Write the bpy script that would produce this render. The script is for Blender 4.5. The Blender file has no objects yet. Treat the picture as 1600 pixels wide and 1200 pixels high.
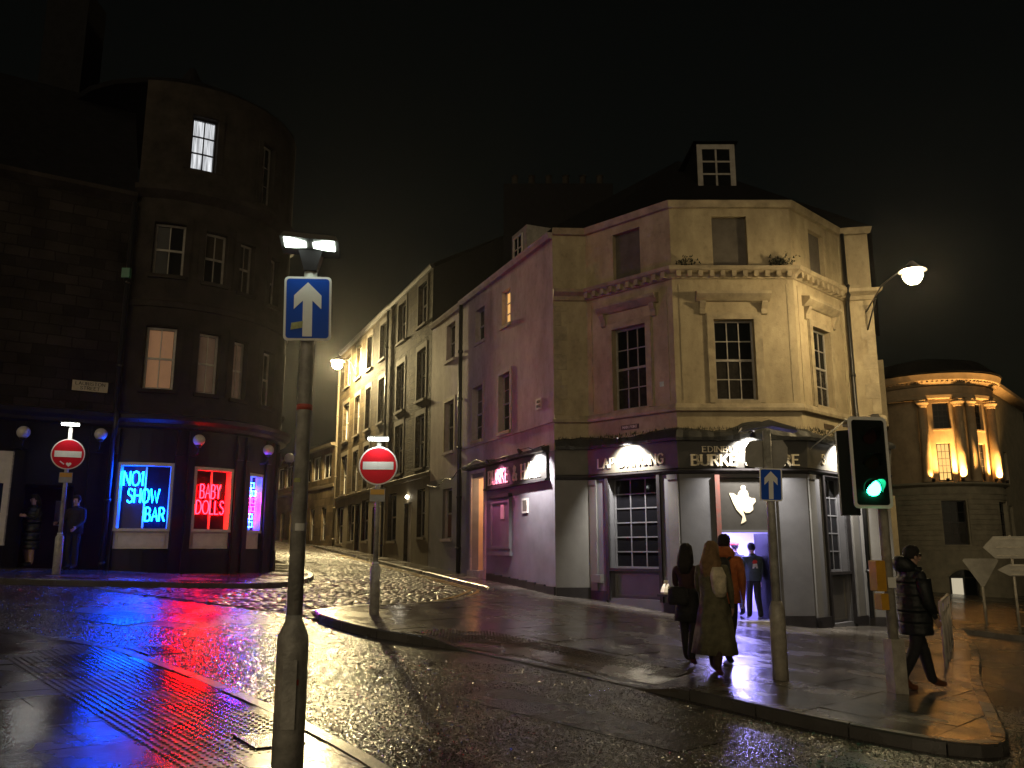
import bpy, bmesh, math, random
from mathutils import Vector, Matrix
random.seed(11)
R = math.radians
scene = bpy.context.scene
COL = scene.collection

# ------------------------------------------------------------------ camera
cam_data = bpy.data.cameras.new('camera')
cam = bpy.data.objects.new('camera', cam_data); COL.objects.link(cam)
cam.location = (0, 0, 1.65)
cam.rotation_euler = (R(90 + 11.143), 0, 0)
cam_data.sensor_width = 36.0
cam_data.lens = 29.7
cam_data.clip_end = 1500
scene.camera = cam

# ------------------------------------------------------------------ night sky and a broad warm fill light
world = bpy.data.worlds.new('World'); scene.world = world
world.use_nodes = True
nt = world.node_tree
bg = nt.nodes['Background']
sky = nt.nodes.new('ShaderNodeTexSky'); sky.sky_type = 'NISHITA'; sky.sun_disc = False
sky.sun_elevation = R(24); sky.sun_rotation = R(200); sky.dust_density = 4.0
tint = nt.nodes.new('ShaderNodeMixRGB'); tint.blend_type = 'MULTIPLY'; tint.inputs[0].default_value = 1
tint.inputs[2].default_value = (1.0, 0.78, 0.42, 1)
nt.links.new(sky.outputs[0], tint.inputs[1]); nt.links.new(tint.outputs[0], bg.inputs[0])
bg.inputs[1].default_value = 0.0012
sun_data = bpy.data.lights.new('rear_lamps_stand_in', 'SUN'); sun_data.energy = 0.46; sun_data.angle = R(50)  # added warm light standing in for unseen street lamps behind the camera
sun_data.color = (1.0, 0.80, 0.50)
sun = bpy.data.objects.new('rear_lamps_stand_in', sun_data); COL.objects.link(sun)
sun.rotation_euler = (R(80), 0, R(-15))
scene.view_settings.view_transform = 'Standard'; scene.view_settings.look = 'None'
scene.view_settings.exposure = 0.3; scene.view_settings.gamma = 1
scene.view_settings.use_curve_mapping = False
scene.cycles.max_bounces = 6; scene.cycles.diffuse_bounces = 3; scene.cycles.glossy_bounces = 4
scene.cycles.transmission_bounces = 4; scene.cycles.transparent_max_bounces = 6
scene.cycles.sample_clamp_indirect = 6.0
scene.cycles.caustics_reflective = False; scene.cycles.caustics_refractive = False

# ------------------------------------------------------------------ helpers
def smooth(a, b, x):
    t = min(1.0, max(0.0, (x - a) / (b - a))); return t * t * (3 - 2 * t)
def g(x, y):
    """height of the sloping street at x, y (metres)"""
    yy = min(y, 80.0)
    return (-0.0675 * x - 0.0075 * math.sqrt(x * x + 4) + .015 + .013 * ((yy - 5) + math.sqrt((yy - 5) ** 2 + 9)) - .012
            - .09 * math.tanh((x - 3.2) / 2.5) * smooth(8, 18, yy))

def principled(name):
    m = bpy.data.materials.new(name); m.use_nodes = True
    return m, m.node_tree, m.node_tree.nodes['Principled BSDF']
def mat(name, col, rough=.6, var=.25, scale=3.0, bump=.0, bscale=30.0, metal=0.0, spec=.5, dirt=None, streak=False, rvar=0.0):
    """plain painted / stone / metal surface with procedural mottling and fine relief"""
    m, t, b = principled(name)
    N, L = t.nodes, t.links
    geo = N.new('ShaderNodeNewGeometry')
    mp = N.new('ShaderNodeMapping')
    if streak: mp.inputs['Scale'].default_value = (1, 1, .6)
    L.new(geo.outputs['Position'], mp.inputs['Vector'])
    n = N.new('ShaderNodeTexNoise'); n.inputs['Scale'].default_value = scale; n.inputs['Detail'].default_value = 6; n.inputs['Roughness'].default_value = .65
    L.new(mp.outputs[0], n.inputs['Vector'])
    r = N.new('ShaderNodeValToRGB'); r.color_ramp.elements[0].position = .32; r.color_ramp.elements[1].position = .68
    dk = dirt or tuple(c * (1 - var) for c in col)
    lt = tuple(min(1, c * (1 + var * .5)) for c in col)
    r.color_ramp.elements[0].color = (*dk, 1); r.color_ramp.elements[1].color = (*lt, 1)
    L.new(n.outputs['Fac'], r.inputs[0]); L.new(r.outputs[0], b.inputs['Base Color'])
    if streak:                                                       # rain streaks and soot washed down the wall
        mp2 = N.new('ShaderNodeMapping'); mp2.inputs['Scale'].default_value = (.9, .9, .30); L.new(geo.outputs['Position'], mp2.inputs['Vector'])
        ns = N.new('ShaderNodeTexNoise'); ns.inputs['Scale'].default_value = 2.0; ns.inputs['Detail'].default_value = 8; ns.inputs['Roughness'].default_value = .7; L.new(mp2.outputs[0], ns.inputs['Vector'])
        rs = N.new('ShaderNodeValToRGB'); rs.color_ramp.elements[0].position = .34; rs.color_ramp.elements[1].position = .56
        rs.color_ramp.elements[0].color = (.60, .57, .53, 1); rs.color_ramp.elements[1].color = (1, 1, 1, 1); L.new(ns.outputs['Fac'], rs.inputs[0])
        nb = N.new('ShaderNodeTexNoise'); nb.inputs['Scale'].default_value = 7; nb.inputs['Detail'].default_value = 6; L.new(geo.outputs['Position'], nb.inputs['Vector'])
        rb = N.new('ShaderNodeValToRGB'); rb.color_ramp.elements[0].position = .33; rb.color_ramp.elements[1].position = .45
        rb.color_ramp.elements[0].color = (.62, .60, .58, 1); rb.color_ramp.elements[1].color = (1, 1, 1, 1); L.new(nb.outputs['Fac'], rb.inputs[0])
        m1 = N.new('ShaderNodeMixRGB'); m1.blend_type = 'MULTIPLY'; m1.inputs[0].default_value = .6; L.new(r.outputs[0], m1.inputs[1]); L.new(rs.outputs[0], m1.inputs[2])
        m2 = N.new('ShaderNodeMixRGB'); m2.blend_type = 'MULTIPLY'; m2.inputs[0].default_value = .35; L.new(m1.outputs[0], m2.inputs[1]); L.new(rb.outputs[0], m2.inputs[2])
        L.new(m2.outputs[0], b.inputs['Base Color'])
    b.inputs['Roughness'].default_value = rough; b.inputs['Metallic'].default_value = metal
    b.inputs['Specular IOR Level'].default_value = spec
    if rvar:
        mr = N.new('ShaderNodeMapRange'); mr.inputs['From Min'].default_value = .3; mr.inputs['From Max'].default_value = .7
        mr.inputs['To Min'].default_value = max(.03, rough - rvar); mr.inputs['To Max'].default_value = rough + rvar
        n3 = N.new('ShaderNodeTexNoise'); n3.inputs['Scale'].default_value = scale * .7; n3.inputs['Detail'].default_value = 4
        L.new(geo.outputs['Position'], n3.inputs['Vector'])
        L.new(n3.outputs['Fac'], mr.inputs['Value']); L.new(mr.outputs[0], b.inputs['Roughness'])
    if bump:
        n2 = N.new('ShaderNodeTexNoise'); n2.inputs['Scale'].default_value = bscale; n2.inputs['Detail'].default_value = 4
        L.new(geo.outputs['Position'], n2.inputs['Vector'])
        bp = N.new('ShaderNodeBump'); bp.inputs['Strength'].default_value = bump; bp.inputs['Distance'].default_value = .02
        L.new(n2.outputs['Fac'], bp.inputs['Height']); L.new(bp.outputs[0], b.inputs['Normal'])
    return m
def emit(name, col, strength):
    m = bpy.data.materials.new(name); m.use_nodes = True
    t = m.node_tree; t.nodes.clear()
    e = t.nodes.new('ShaderNodeEmission'); o = t.nodes.new('ShaderNodeOutputMaterial')
    e.inputs[0].default_value = (*col, 1); e.inputs[1].default_value = strength
    t.links.new(e.outputs[0], o.inputs[0])
    return m
def stone_mat(name, col, mortar, sx, sy, rough=.8, axis_angle=0.0, bump=.5):
    """coursed rubble masonry: brick pattern on a vertical wall (along, up) with mottling"""
    m, t, b = principled(name); N, L = t.nodes, t.links
    geo = N.new('ShaderNodeNewGeometry'); mp = N.new('ShaderNodeMapping'); mp.vector_type = 'POINT'
    mp.inputs['Rotation'].default_value = (0, 0, -axis_angle)
    L.new(geo.outputs['Position'], mp.inputs['Vector'])
    sp = N.new('ShaderNodeSeparateXYZ'); cb = N.new('ShaderNodeCombineXYZ')
    L.new(mp.outputs[0], sp.inputs[0]); L.new(sp.outputs[0], cb.inputs[0]); L.new(sp.outputs[2], cb.inputs[1])
    nz = N.new('ShaderNodeTexNoise'); nz.inputs['Scale'].default_value = 2.2; nz.inputs['Detail'].default_value = 3
    L.new(geo.outputs['Position'], nz.inputs['Vector'])
    ad = N.new('ShaderNodeVectorMath'); ad.operation = 'MULTIPLY_ADD'; ad.inputs[1].default_value = (.12, .07, 0)
    L.new(nz.outputs['Color'], ad.inputs[0]); L.new(cb.outputs[0], ad.inputs[2])
    br = N.new('ShaderNodeTexBrick'); br.inputs['Scale'].default_value = 1
    br.inputs['Brick Width'].default_value = sx; br.inputs['Row Height'].default_value = sy; br.inputs['Mortar Size'].default_value = .014
    br.inputs['Color1'].default_value = (*[c * .62 for c in col], 1); br.inputs['Color2'].default_value = (*[c * 1.25 for c in col], 1)
    br.inputs['Mortar'].default_value = (*mortar, 1)
    L.new(ad.outputs[0], br.inputs['Vector'])
    n = N.new('ShaderNodeTexNoise'); n.inputs['Scale'].default_value = 1.1; n.inputs['Detail'].default_value = 7
    L.new(geo.outputs['Position'], n.inputs['Vector'])
    mx = N.new('ShaderNodeMixRGB'); mx.blend_type = 'MULTIPLY'; mx.inputs[0].default_value = .85
    rp = N.new('ShaderNodeValToRGB'); rp.color_ramp.elements[0].color = (.35, .33, .3, 1); rp.color_ramp.elements[0].position = .3; rp.color_ramp.elements[1].position = .7
    L.new(n.outputs['Fac'], rp.inputs[0]); L.new(br.outputs['Color'], mx.inputs[1]); L.new(rp.outputs[0], mx.inputs[2])
    L.new(mx.outputs[0], b.inputs['Base Color']); b.inputs['Roughness'].default_value = rough; b.inputs['Specular IOR Level'].default_value = .06
    n2 = N.new('ShaderNodeTexNoise'); n2.inputs['Scale'].default_value = 14; n2.inputs['Detail'].default_value = 5
    L.new(geo.outputs['Position'], n2.inputs['Vector'])
    ma = N.new('ShaderNodeMath'); ma.operation = 'SUBTRACT'; L.new(n2.outputs['Fac'], ma.inputs[0]); L.new(br.outputs['Fac'], ma.inputs[1])
    bp = N.new('ShaderNodeBump'); bp.inputs['Strength'].default_value = bump; bp.inputs['Distance'].default_value = .05
    L.new(ma.outputs[0], bp.inputs['Height']); L.new(bp.outputs[0], b.inputs['Normal'])
    return m
def wet_mat(name, col, var, rough_lo, rough_hi, fine, fine_b, coarse, coarse_b, puddle=.5, spec=.5, cscale=1.3, dist=.01):
    """rain-wet ground: patchy gloss and aggregate relief"""
    m, t, b = principled(name); N, L = t.nodes, t.links
    geo = N.new('ShaderNodeNewGeometry')
    def noise(s, d=4, ro=.6):
        n = N.new('ShaderNodeTexNoise'); n.inputs['Scale'].default_value = s; n.inputs['Detail'].default_value = d; n.inputs['Roughness'].default_value = ro
        L.new(geo.outputs['Position'], n.inputs['Vector']); return n
    c = noise(cscale, 8, .7); r = N.new('ShaderNodeValToRGB')
    r.color_ramp.elements[0].position = .3; r.color_ramp.elements[1].position = .72
    r.color_ramp.elements[0].color = (*[x * (1 - var) for x in col], 1); r.color_ramp.elements[1].color = (*[x * (1 + var) for x in col], 1)
    L.new(c.outputs['Fac'], r.inputs[0]); L.new(r.outputs[0], b.inputs['Base Color'])
    p = noise(puddle, 5, .55); mr = N.new('ShaderNodeMapRange')
    mr.inputs['From Min'].default_value = .36; mr.inputs['From Max'].default_value = .64
    mr.inputs['To Min'].default_value = rough_lo; mr.inputs['To Max'].default_value = rough_hi
    L.new(p.outputs['Fac'], mr.inputs['Value']); L.new(mr.outputs[0], b.inputs['Roughness'])
    b.inputs['Specular IOR Level'].default_value = spec
    f = noise(fine, 2, .6)
    bp = N.new('ShaderNodeBump'); bp.inputs['Distance'].default_value = dist; bp.inputs['Strength'].default_value = fine_b
    L.new(f.outputs['Fac'], bp.inputs['Height'])
    k = noise(coarse, 4, .6)
    bp2 = N.new('ShaderNodeBump'); bp2.inputs['Distance'].default_value = .03; bp2.inputs['Strength'].default_value = coarse_b
    L.new(k.outputs['Fac'], bp2.inputs['Height']); L.new(bp.outputs[0], bp2.inputs['Normal'])
    L.new(bp2.outputs[0], b.inputs['Normal'])
    return m

# ---- materials
M = {}
M['asphalt'] = wet_mat('wet asphalt', (.066, .060, .053), .55, .14, .32, 19, .75, 3, .14, .45, .6, 1.1, .022)
M['setts_base'] = wet_mat('wet sett joints', (.018, .016, .014), .3, .35, .6, 60, .4, 6, .3)
M['sett'] = wet_mat('wet granite setts', (.062, .052, .043), .5, .22, .42, 40, .35, 9, .3, 1.2, .5, 6)
M['slab'] = wet_mat('wet paving slabs', (.100, .090, .080), .45, .08, .34, 55, .16, 4, .14, 1.0, .5, 1.6)
M['slab_bed'] = wet_mat('wet slab bedding', (.020, .018, .016), .3, .4, .6, 60, .4, 6, .3)
M['tactile'] = wet_mat('wet tactile paving', (.085, .072, .062), .3, .14, .34, 55, .2, 5, .12, 1.0)
M['kerb'] = wet_mat('wet kerb granite', (.085, .080, .074), .3, .2, .4, 40, .25, 5, .15, 1.2)
M['iron'] = wet_mat('wet cast iron', (.030, .030, .032), .3, .16, .32, 60, .3, 8, .1, 1.2)
M['yellow_paint'] = wet_mat('worn yellow road paint', (.40, .24, .020), .5, .25, .45, 40, .5, 6, .3, 2.0, .5, 7)
M['cream_wall'] = mat('ochre cream masonry paint', (.41, .34, .215), .75, .22, 1.6, .22, 30, dirt=(.29, .235, .145), streak=True)
M['cream_trim'] = mat('ochre cream trim paint', (.37, .305, .195), .7, .30, 3.0, .10, 40, dirt=(.22, .18, .115))
M['pink_wall'] = mat('pale rendered wall', (.40, .335, .315), .78, .22, 1.1, .22, 26, dirt=(.27, .22, .21), streak=True)
M['grey_wall'] = mat('lilac grey painted wall', (.145, .138, .155), .6, .25, 1.3, .12, 30, dirt=(.105, .10, .114))
M['grey_paint'] = mat('grey shopfront paint', (.112, .114, .128), .5, .25, 1.3, .10, 30, dirt=(.086, .087, .098))
M['grey_pilaster'] = mat('stone grey pilaster paint', (.140, .137, .132), .55, .22, 1.3, .10, 30)
M['black_paint'] = mat('glossy black paint', (.009, .009, .011), .42, .3, 3, .05, 25, spec=.15)
M['black_frame'] = mat('charcoal frame paint', (.024, .022, .024), .4, .3, 4, .05, 25, spec=.2)
M['fascia'] = mat('charcoal fascia board', (.036, .034, .032), .45, .3, 3, .05, 25)
M['fascia_left'] = mat('bronze grey fascia board', (.085, .078, .062), .5, .3, 3, .05, 25)
M['lead'] = mat('weathered lead flashing', (.030, .031, .030), .55, .4, 7, .5, 18, rvar=.2)
M['moss'] = mat('dark moss and weeds', (.028, .030, .016), .9, .5, 12, .8, 40)
M['slate'] = mat('dark roof slate', (.010, .010, .011), .7, .35, 5, .3, 14, spec=.04)
M['white_frame'] = mat('white window paint', (.55, .52, .47), .5, .25, 6, .05, 30)
M['grey_frame'] = mat('dulled window paint', (.30, .28, .25), .55, .3, 6, .05, 30)
M['white_board'] = mat('white painted board', (.60, .56, .50), .5, .2, 3, .05, 30)
M['dark_board'] = mat('boarded window panel', (.10, .085, .07), .7, .3, 3, .1, 20)
M['pane'] = mat('dark window glass', (.006, .007, .008), .05, .2, 5, .03, 2.5, spec=.12)
M['pane_curtain'] = mat('glass over a dim net curtain', (.026, .023, .020), .25, .5, 9, .02, 3, spec=.12)
M['pane_blind'] = mat('glass over a drawn blind', (.045, .037, .028), .3, .25, 4, .02, 3, spec=.12)
M['pane_deep'] = mat('deep black display glass', (.006, .006, .008), .04, .1, 5, .0, spec=.18)
M['stone_dark'] = stone_mat('smoke dark sandstone', (.034, .029, .025), (.018, .015, .013), .55, .26, axis_angle=math.atan2(.533, .846))
M['stone_ash'] = mat('dark dressed sandstone', (.036, .031, .026), .8, .35, 1.7, .4, 10, dirt=(.018, .015, .013), spec=.04)
M['stone_ten'] = stone_mat('tenement rubble sandstone', (.070, .052, .028), (.030, .024, .016), .62, .3, axis_angle=math.atan2(.918, -.3966), bump=1.2)
M['stone_trim'] = mat('tenement dressed stone', (.076, .058, .034), .8, .3, 2, .25, 14)
M['stone_low'] = mat('painted ground storey', (.13, .105, .065), .75, .25, 1.5, .12, 20, streak=True)
M['office'] = stone_mat('far block masonry', (.15, .11, .062), (.09, .07, .045), 1.1, .42, axis_angle=math.atan2(.872, -.4895), bump=.3)
M['office_panel'] = mat('far block panel', (.14, .105, .06), .7, .2, 1.5, .1, 14)
M['college'] = mat('college sandstone', (.30, .225, .135), .8, .25, 1.8, .2, 12)
M['college_dark'] = mat('college weathered stone', (.22, .20, .145), .8, .3, 1.5, .25, 10)
M['pipe'] = mat('black drainpipe iron', (.012, .012, .012), .4, .3, 6, .1, 20)
M['pole'] = mat('galvanised grey pole paint', (.42, .41, .37), .42, .45, 7, .25, 40, metal=.0, rvar=.15)
M['pole_dark'] = mat('dark grey pole paint', (.40, .385, .35), .45, .45, 7, .25, 40, metal=.0, rvar=.12)
M['pole_pale'] = mat('pale grey pole paint', (.40, .37, .31), .45, .4, 7, .15, 30, rvar=.12)
M['lamp_case'] = mat('lamp casing', (.13, .125, .115), .45, .3, 6, .1, 30)
M['sign_blue'] = mat('sign blue', (.010, .080, .52), .45, .08, 4, .0, spec=.08)
M['sign_white'] = mat('sign white', (.80, .80, .76), .4, .08, 6, .0)
M['sign_red'] = mat('sign red', (.60, .010, .020), .45, .08, 4, .0, spec=.08)
M['sign_back'] = mat('sign back grey', (.30, .29, .26), .5, .25, 4, .05)
M['sticker'] = mat('worn sticker', (.38, .40, .16), .6, .4, 30, .0)
M['sticker_red'] = mat('torn red sticker', (.50, .08, .05), .6, .3, 30, .0)
M['yellow_box'] = mat('amber yellow box', (.55, .28, .02), .5, .2, 5, .0)
M['signal_black'] = mat('signal head black', (.006, .008, .008), .5, .2, 4, .0, spec=.08)
M['letter_cream'] = mat('cream raised letters', (.70, .62, .46), .5, .1, 6, .0)
M['letter_dark'] = mat('dark letters', (.02, .018, .016), .6, .1, 6, .0)
M['plate_cream'] = mat('enamel street plate', (.52, .47, .34), .45, .2, 9, .0)
M['plate_brown'] = mat('cast name plate', (.085, .06, .04), .5, .2, 9, .0)
M['cable'] = mat('cable rubber', (.01, .01, .01), .5, .2, 9, .0)
M['wood_red'] = mat('red brown post paint', (.20, .055, .045), .5, .5, 9, .1, 30, dirt=(.14, .10, .09))
M['orange_door'] = mat('peach doorway plaster', (.62, .40, .26), .7, .15, 2, .05)
M['lilac_room'] = mat('pale entrance wall', (.55, .52, .66), .6, .1, 2, .0)
M['globe'] = mat('milk glass globe', (.55, .52, .50), .3, .15, 6, .0)
M['step'] = mat('worn door step', (.30, .27, .23), .5, .3, 5, .1)
M['mesh_grey'] = mat('guard rail metal', (.45, .41, .35), .45, .25, 6, .1)

# ------------------------------------------------------------------ mesh builder
class MB:
    def __init__(self): self.v = []; self.f = []
    def face(self, pts):
        n = len(self.v); self.v += [tuple(p) for p in pts]; self.f.append(tuple(range(n, n + len(pts))))
    def hexa(self, b, t):
        n = len(self.v); self.v += [tuple(p) for p in b] + [tuple(p) for p in t]
        self.f += [(n, n + 3, n + 2, n + 1), (n + 4, n + 5, n + 6, n + 7)] + [(n + i, n + (i + 1) % 4, n + 4 + (i + 1) % 4, n + 4 + i) for i in range(4)]
    def box(self, x0, x1, y0, y1, z0, z1):
        self.hexa([(x0, y0, z0), (x1, y0, z0), (x1, y1, z0), (x0, y1, z0)], [(x0, y0, z1), (x1, y0, z1), (x1, y1, z1), (x0, y1, z1)])
    def prism(self, poly, z0, z1):
        k = len(poly); n = len(self.v)
        zz0 = z0 if callable(z0) else (lambda x, y: z0); zz1 = z1 if callable(z1) else (lambda x, y: z1)
        self.v += [(x, y, zz0(x, y)) for x, y in poly] + [(x, y, zz1(x, y)) for x, y in poly]
        self.f.append(tuple(range(n + k - 1, n - 1, -1))); self.f.append(tuple(range(n + k, n + 2 * k)))
        for i in range(k): self.f.append((n + i, n + (i + 1) % k, n + k + (i + 1) % k, n + k + i))
    def tube(self, pts, r, n=8, cap=True):
        pts = [Vector(p) for p in pts]; rr = r if isinstance(r, (list, tuple)) else [r] * len(pts)
        base = len(self.v)
        for i, p in enumerate(pts):
            d = (pts[min(i + 1, len(pts) - 1)] - pts[max(i - 1, 0)])
            if d.length < 1e-9: d = Vector((0, 0, 1))
            d.normalize()
            a = Vector((0, 0, 1)) if abs(d.z) < .9 else Vector((1, 0, 0))
            u = d.cross(a).normalized(); w = d.cross(u)
            for k in range(n):
                th = 2 * math.pi * k / n
                self.v.append(tuple(p + (u * math.cos(th) + w * math.sin(th)) * rr[i]))
        for i in range(len(pts) - 1):
            for k in range(n):
                a0 = base + i * n + k; a1 = base + i * n + (k + 1) % n
                self.f.append((a0, a1, a1 + n, a0 + n))
        if cap:
            self.f.append(tuple(base + k for k in range(n - 1, -1, -1)))
            e = base + (len(pts) - 1) * n; self.f.append(tuple(e + k for k in range(n)))
    def lathe(self, prof, cx=0, cy=0, n=16):
        base = len(self.v)
        for r, z in prof:
            for k in range(n):
                th = 2 * math.pi * k / n; self.v.append((cx + r * math.cos(th), cy + r * math.sin(th), z))
        for i in range(len(prof) - 1):
            for k in range(n):
                a0 = base + i * n + k; a1 = base + i * n + (k + 1) % n
                self.f.append((a0, a1, a1 + n, a0 + n))
        self.f.append(tuple(base + k for k in range(n - 1, -1, -1)))
        e = base + (len(prof) - 1) * n; self.f.append(tuple(e + k for k in range(n)))
    def ball(self, c, rx, ry=None, rz=None, n=14, m=9):
        ry = ry or rx; rz = rz or rx
        base = len(self.v)
        for i in range(m + 1):
            ph = math.pi * i / m
            for k in range(n):
                th = 2 * math.pi * k / n
                self.v.append((c[0] + rx * math.sin(ph) * math.cos(th), c[1] + ry * math.sin(ph) * math.sin(th), c[2] - rz * math.cos(ph)))
        for i in range(m):
            for k in range(n):
                a0 = base + i * n + k; a1 = base + i * n + (k + 1) % n
                self.f.append((a0, a1, a1 + n, a0 + n))
    def mesh(self, name, smooth_shade=False):
        me = bpy.data.meshes.new(name); me.from_pydata(self.v, [], self.f); me.update()
        if smooth_shade:
            for p in me.polygons: p.use_smooth = True
        return me
    def build(self, name, material, parent=None, smooth_shade=False, fix=True):
        me = self.mesh(name, smooth_shade)
        if fix:
            bm = bmesh.new(); bm.from_mesh(me); bmesh.ops.remove_doubles(bm, verts=bm.verts, dist=1e-5)
            bmesh.ops.recalc_face_normals(bm, faces=bm.faces); bm.to_mesh(me); bm.free()
            if smooth_shade:
                for p in me.polygons: p.use_smooth = True
        return link(name, me, material, parent)
def link(name, me, material, parent=None):
    o = bpy.data.objects.new(name, me)
    if material is not None:
        ml = material if isinstance(material, list) else [material]
        if len(me.materials) == 0:
            for x in ml: me.materials.append(x)
    COL.objects.link(o)
    if parent is not None: adopt(o, parent)
    return o
def world_loc(o):
    l = Vector(o.location)
    return l
def adopt(o, parent):
    o.parent = parent
    root = parent
    while root.parent is not None: root = root.parent
    # every geometry is written in street coordinates, so undo the root's own placement
    if parent.type == 'EMPTY' and not parent.get('local'):
        o.matrix_parent_inverse = Matrix.Translation(-Vector(parent.location))
def tag(o, label, cat, group=None):
    o['label'] = label; o['category'] = cat
    if group: o['group'] = group
    return o
def thing(name, label, cat, loc, group=None, local=False, rz=0.0):
    o = bpy.data.objects.new(name, None); o.empty_display_size = .3
    COL.objects.link(o); o.location = loc
    if local: o['local'] = 1; o.rotation_euler = (0, 0, rz)
    return tag(o, label, cat, group)
def light(kind, name, loc, energy, col, parent=None, size=.1, target=None, spot=60, blend=.5):
    d = bpy.data.lights.new(name, kind); d.energy = energy; d.color = col
    if kind == 'AREA': d.size = size
    else: d.shadow_soft_size = size
    if kind == 'SPOT': d.spot_size = R(spot); d.spot_blend = blend
    o = bpy.data.objects.new(name, d); COL.objects.link(o); o.location = loc
    if target is not None:
        o.rotation_euler = (Vector(target) - Vector(loc)).to_track_quat('-Z', 'Y').to_euler()
    if parent is not None: adopt(o, parent)
    return o

# a facade line: s runs along it (metres, or degrees on an arc), o is the distance out towards the street
class Line:
    def __init__(self, p0, p1):
        self.p = Vector(p0); d = Vector(p1) - self.p; self.len = d.length; self.d = d.normalized()
        n = Vector((self.d.y, -self.d.x))
        if n.dot(-self.p - self.d * self.len * .5) < 0: n = -n
        self.n = n
    def at(self, s, o=0.0):
        q = self.p + self.d * s + self.n * o; return q.x, q.y
    def steps(self, a, b): return [a, b]
    def u(self, m): return m
class Arc:
    def __init__(self, c, r): self.c = c; self.r = r
    def at(self, s, o=0.0):
        a = R(s); return self.c[0] + (self.r + o) * math.cos(a), self.c[1] + (self.r + o) * math.sin(a)
    def steps(self, a, b):
        k = max(1, int(math.ceil(abs(b - a) / 5.0))); return [a + (b - a) * i / k for i in range(k + 1)]
    def u(self, m): return math.degrees(m / self.r)

def pbox(mb, pl, s0, s1, z0, z1, o0, o1):
    S = pl.steps(s0, s1)
    for a, b in zip(S, S[1:]):
        q = [pl.at(a, o0), pl.at(b, o0), pl.at(b, o1), pl.at(a, o1)]
        mb.hexa([(x, y, z0) for x, y in q], [(x, y, z1) for x, y in q])
def sweep(mb, pl, s0, s1, prof):
    """prof: closed list of (out, z)"""
    S = pl.steps(s0, s1); k = len(prof); base = len(mb.v)
    for s in S:
        for o, z in prof:
            x, y = pl.at(s, o); mb.v.append((x, y, z))
    for i in range(len(S) - 1):
        for j in range(k):
            a = base + i * k + j; b = base + i * k + (j + 1) % k
            mb.f.append((a, b, b + k, a + k))
    mb.f.append(tuple(base + j for j in range(k))); e = base + (len(S) - 1) * k
    mb.f.append(tuple(e + j for j in range(k - 1, -1, -1)))
def wall(mb, pl, s0, s1, z0, z1, holes=(), depth=.22, o=0.0):
    S = set(pl.steps(s0, s1)); Z = {z0, z1}
    for h in holes: S |= {h[0], h[1]}; Z |= {h[2], h[3]}
    S = sorted(x for x in S if min(s0, s1) - 1e-6 <= x <= max(s0, s1) + 1e-6); Z = sorted(Z)
    hit = lambda s, z: any(h[0] < s < h[1] and h[2] < z < h[3] for h in holes)
    P = lambda s, z, oo: (*pl.at(s, oo), z)
    for a, b in zip(S, S[1:]):
        for c, d in zip(Z, Z[1:]):
            if not hit((a + b) / 2, (c + d) / 2): mb.face([P(a, c, o), P(b, c, o), P(b, d, o), P(a, d, o)])
    for h in holes:
        a, b, c, d = h[:4]
        mb.face([P(a, c, o), P(a, d, o), P(a, d, o - depth), P(a, c, o - depth)])
        mb.face([P(b, c, o), P(b, d, o), P(b, d, o - depth), P(b, c, o - depth)])
        SS = pl.steps(a, b)
        for x, y in zip(SS, SS[1:]):
            mb.face([P(x, c, o), P(y, c, o), P(y, c, o - depth), P(x, c, o - depth)])
            mb.face([P(x, d, o), P(y, d, o), P(y, d, o - depth), P(x, d, o - depth)])
def window(parent, pl, s0, s1, z0, z1, cols, rows, frame, pane, inset=.13, fw=.06, bw=.022, rail=True, sill=None, sill_out=.08, o=0.0, name='window', plain=True):
    """sash window: one frame with its bars, every pane a piece of its own"""
    mb = MB(); o0 = o - inset - .05; o1 = o - inset
    U = pl.u
    pbox(mb, pl, s0, s0 + U(fw), z0, z1, o0, o1); pbox(mb, pl, s1 - U(fw), s1, z0, z1, o0, o1)
    pbox(mb, pl, s0 + U(fw), s1 - U(fw), z0, z0 + fw, o0, o1); pbox(mb, pl, s0 + U(fw), s1 - U(fw), z1 - fw, z1, o0, o1)
    a, b, c, d = s0 + U(fw), s1 - U(fw), z0 + fw, z1 - fw
    for i in range(1, cols):
        s = a + (b - a) * i / cols; pbox(mb, pl, s - U(bw) / 2, s + U(bw) / 2, c, d, o0 + .012, o1 - .008)
    for j in range(1, rows):
        z = c + (d - c) * j / rows; w = bw
        if rail and j * 2 == rows: w = bw * 2.2
        pbox(mb, pl, a, b, z - w / 2, z + w / 2, o0 + .010, o1 - (.0 if w > bw else .006))
    w = mb.build(name, frame, parent)
    if pane is M['pane'] and plain:
        q = random.random(); low = M['pane']; up_ = M['pane']
        if q < .22: low = M['pane_curtain']
        elif q < .40: up_ = M['pane_blind']
        elif q < .50: up_ = low = M['pane_curtain']
    else: low = up_ = pane
    for i in range(cols):
        for j in range(rows):
            k = MB(); sa, sb = a + (b - a) * i / cols, a + (b - a) * (i + 1) / cols
            za, zb = c + (d - c) * j / rows, c + (d - c) * (j + 1) / rows
            t = random.uniform(-.004, .004); t2 = random.uniform(-.004, .004)
            q = [(*pl.at(sa, o0 + .02 + t), za), (*pl.at(sb, o0 + .02 - t), za), (*pl.at(sb, o0 + .02 - t + t2), zb), (*pl.at(sa, o0 + .02 + t + t2), zb)]
            k.face(q); k.build('pane', up_ if j * 2 >= rows and rows > 1 else low, w, fix=False)
    if sill is not None:
        sb_ = MB(); pbox(sb_, pl, s0 - U(.06), s1 + U(.06), z0 - .10, z0 - .002, o - inset - .02, o + sill_out)
        sb_.build('sill', sill, w)
    return w
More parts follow.
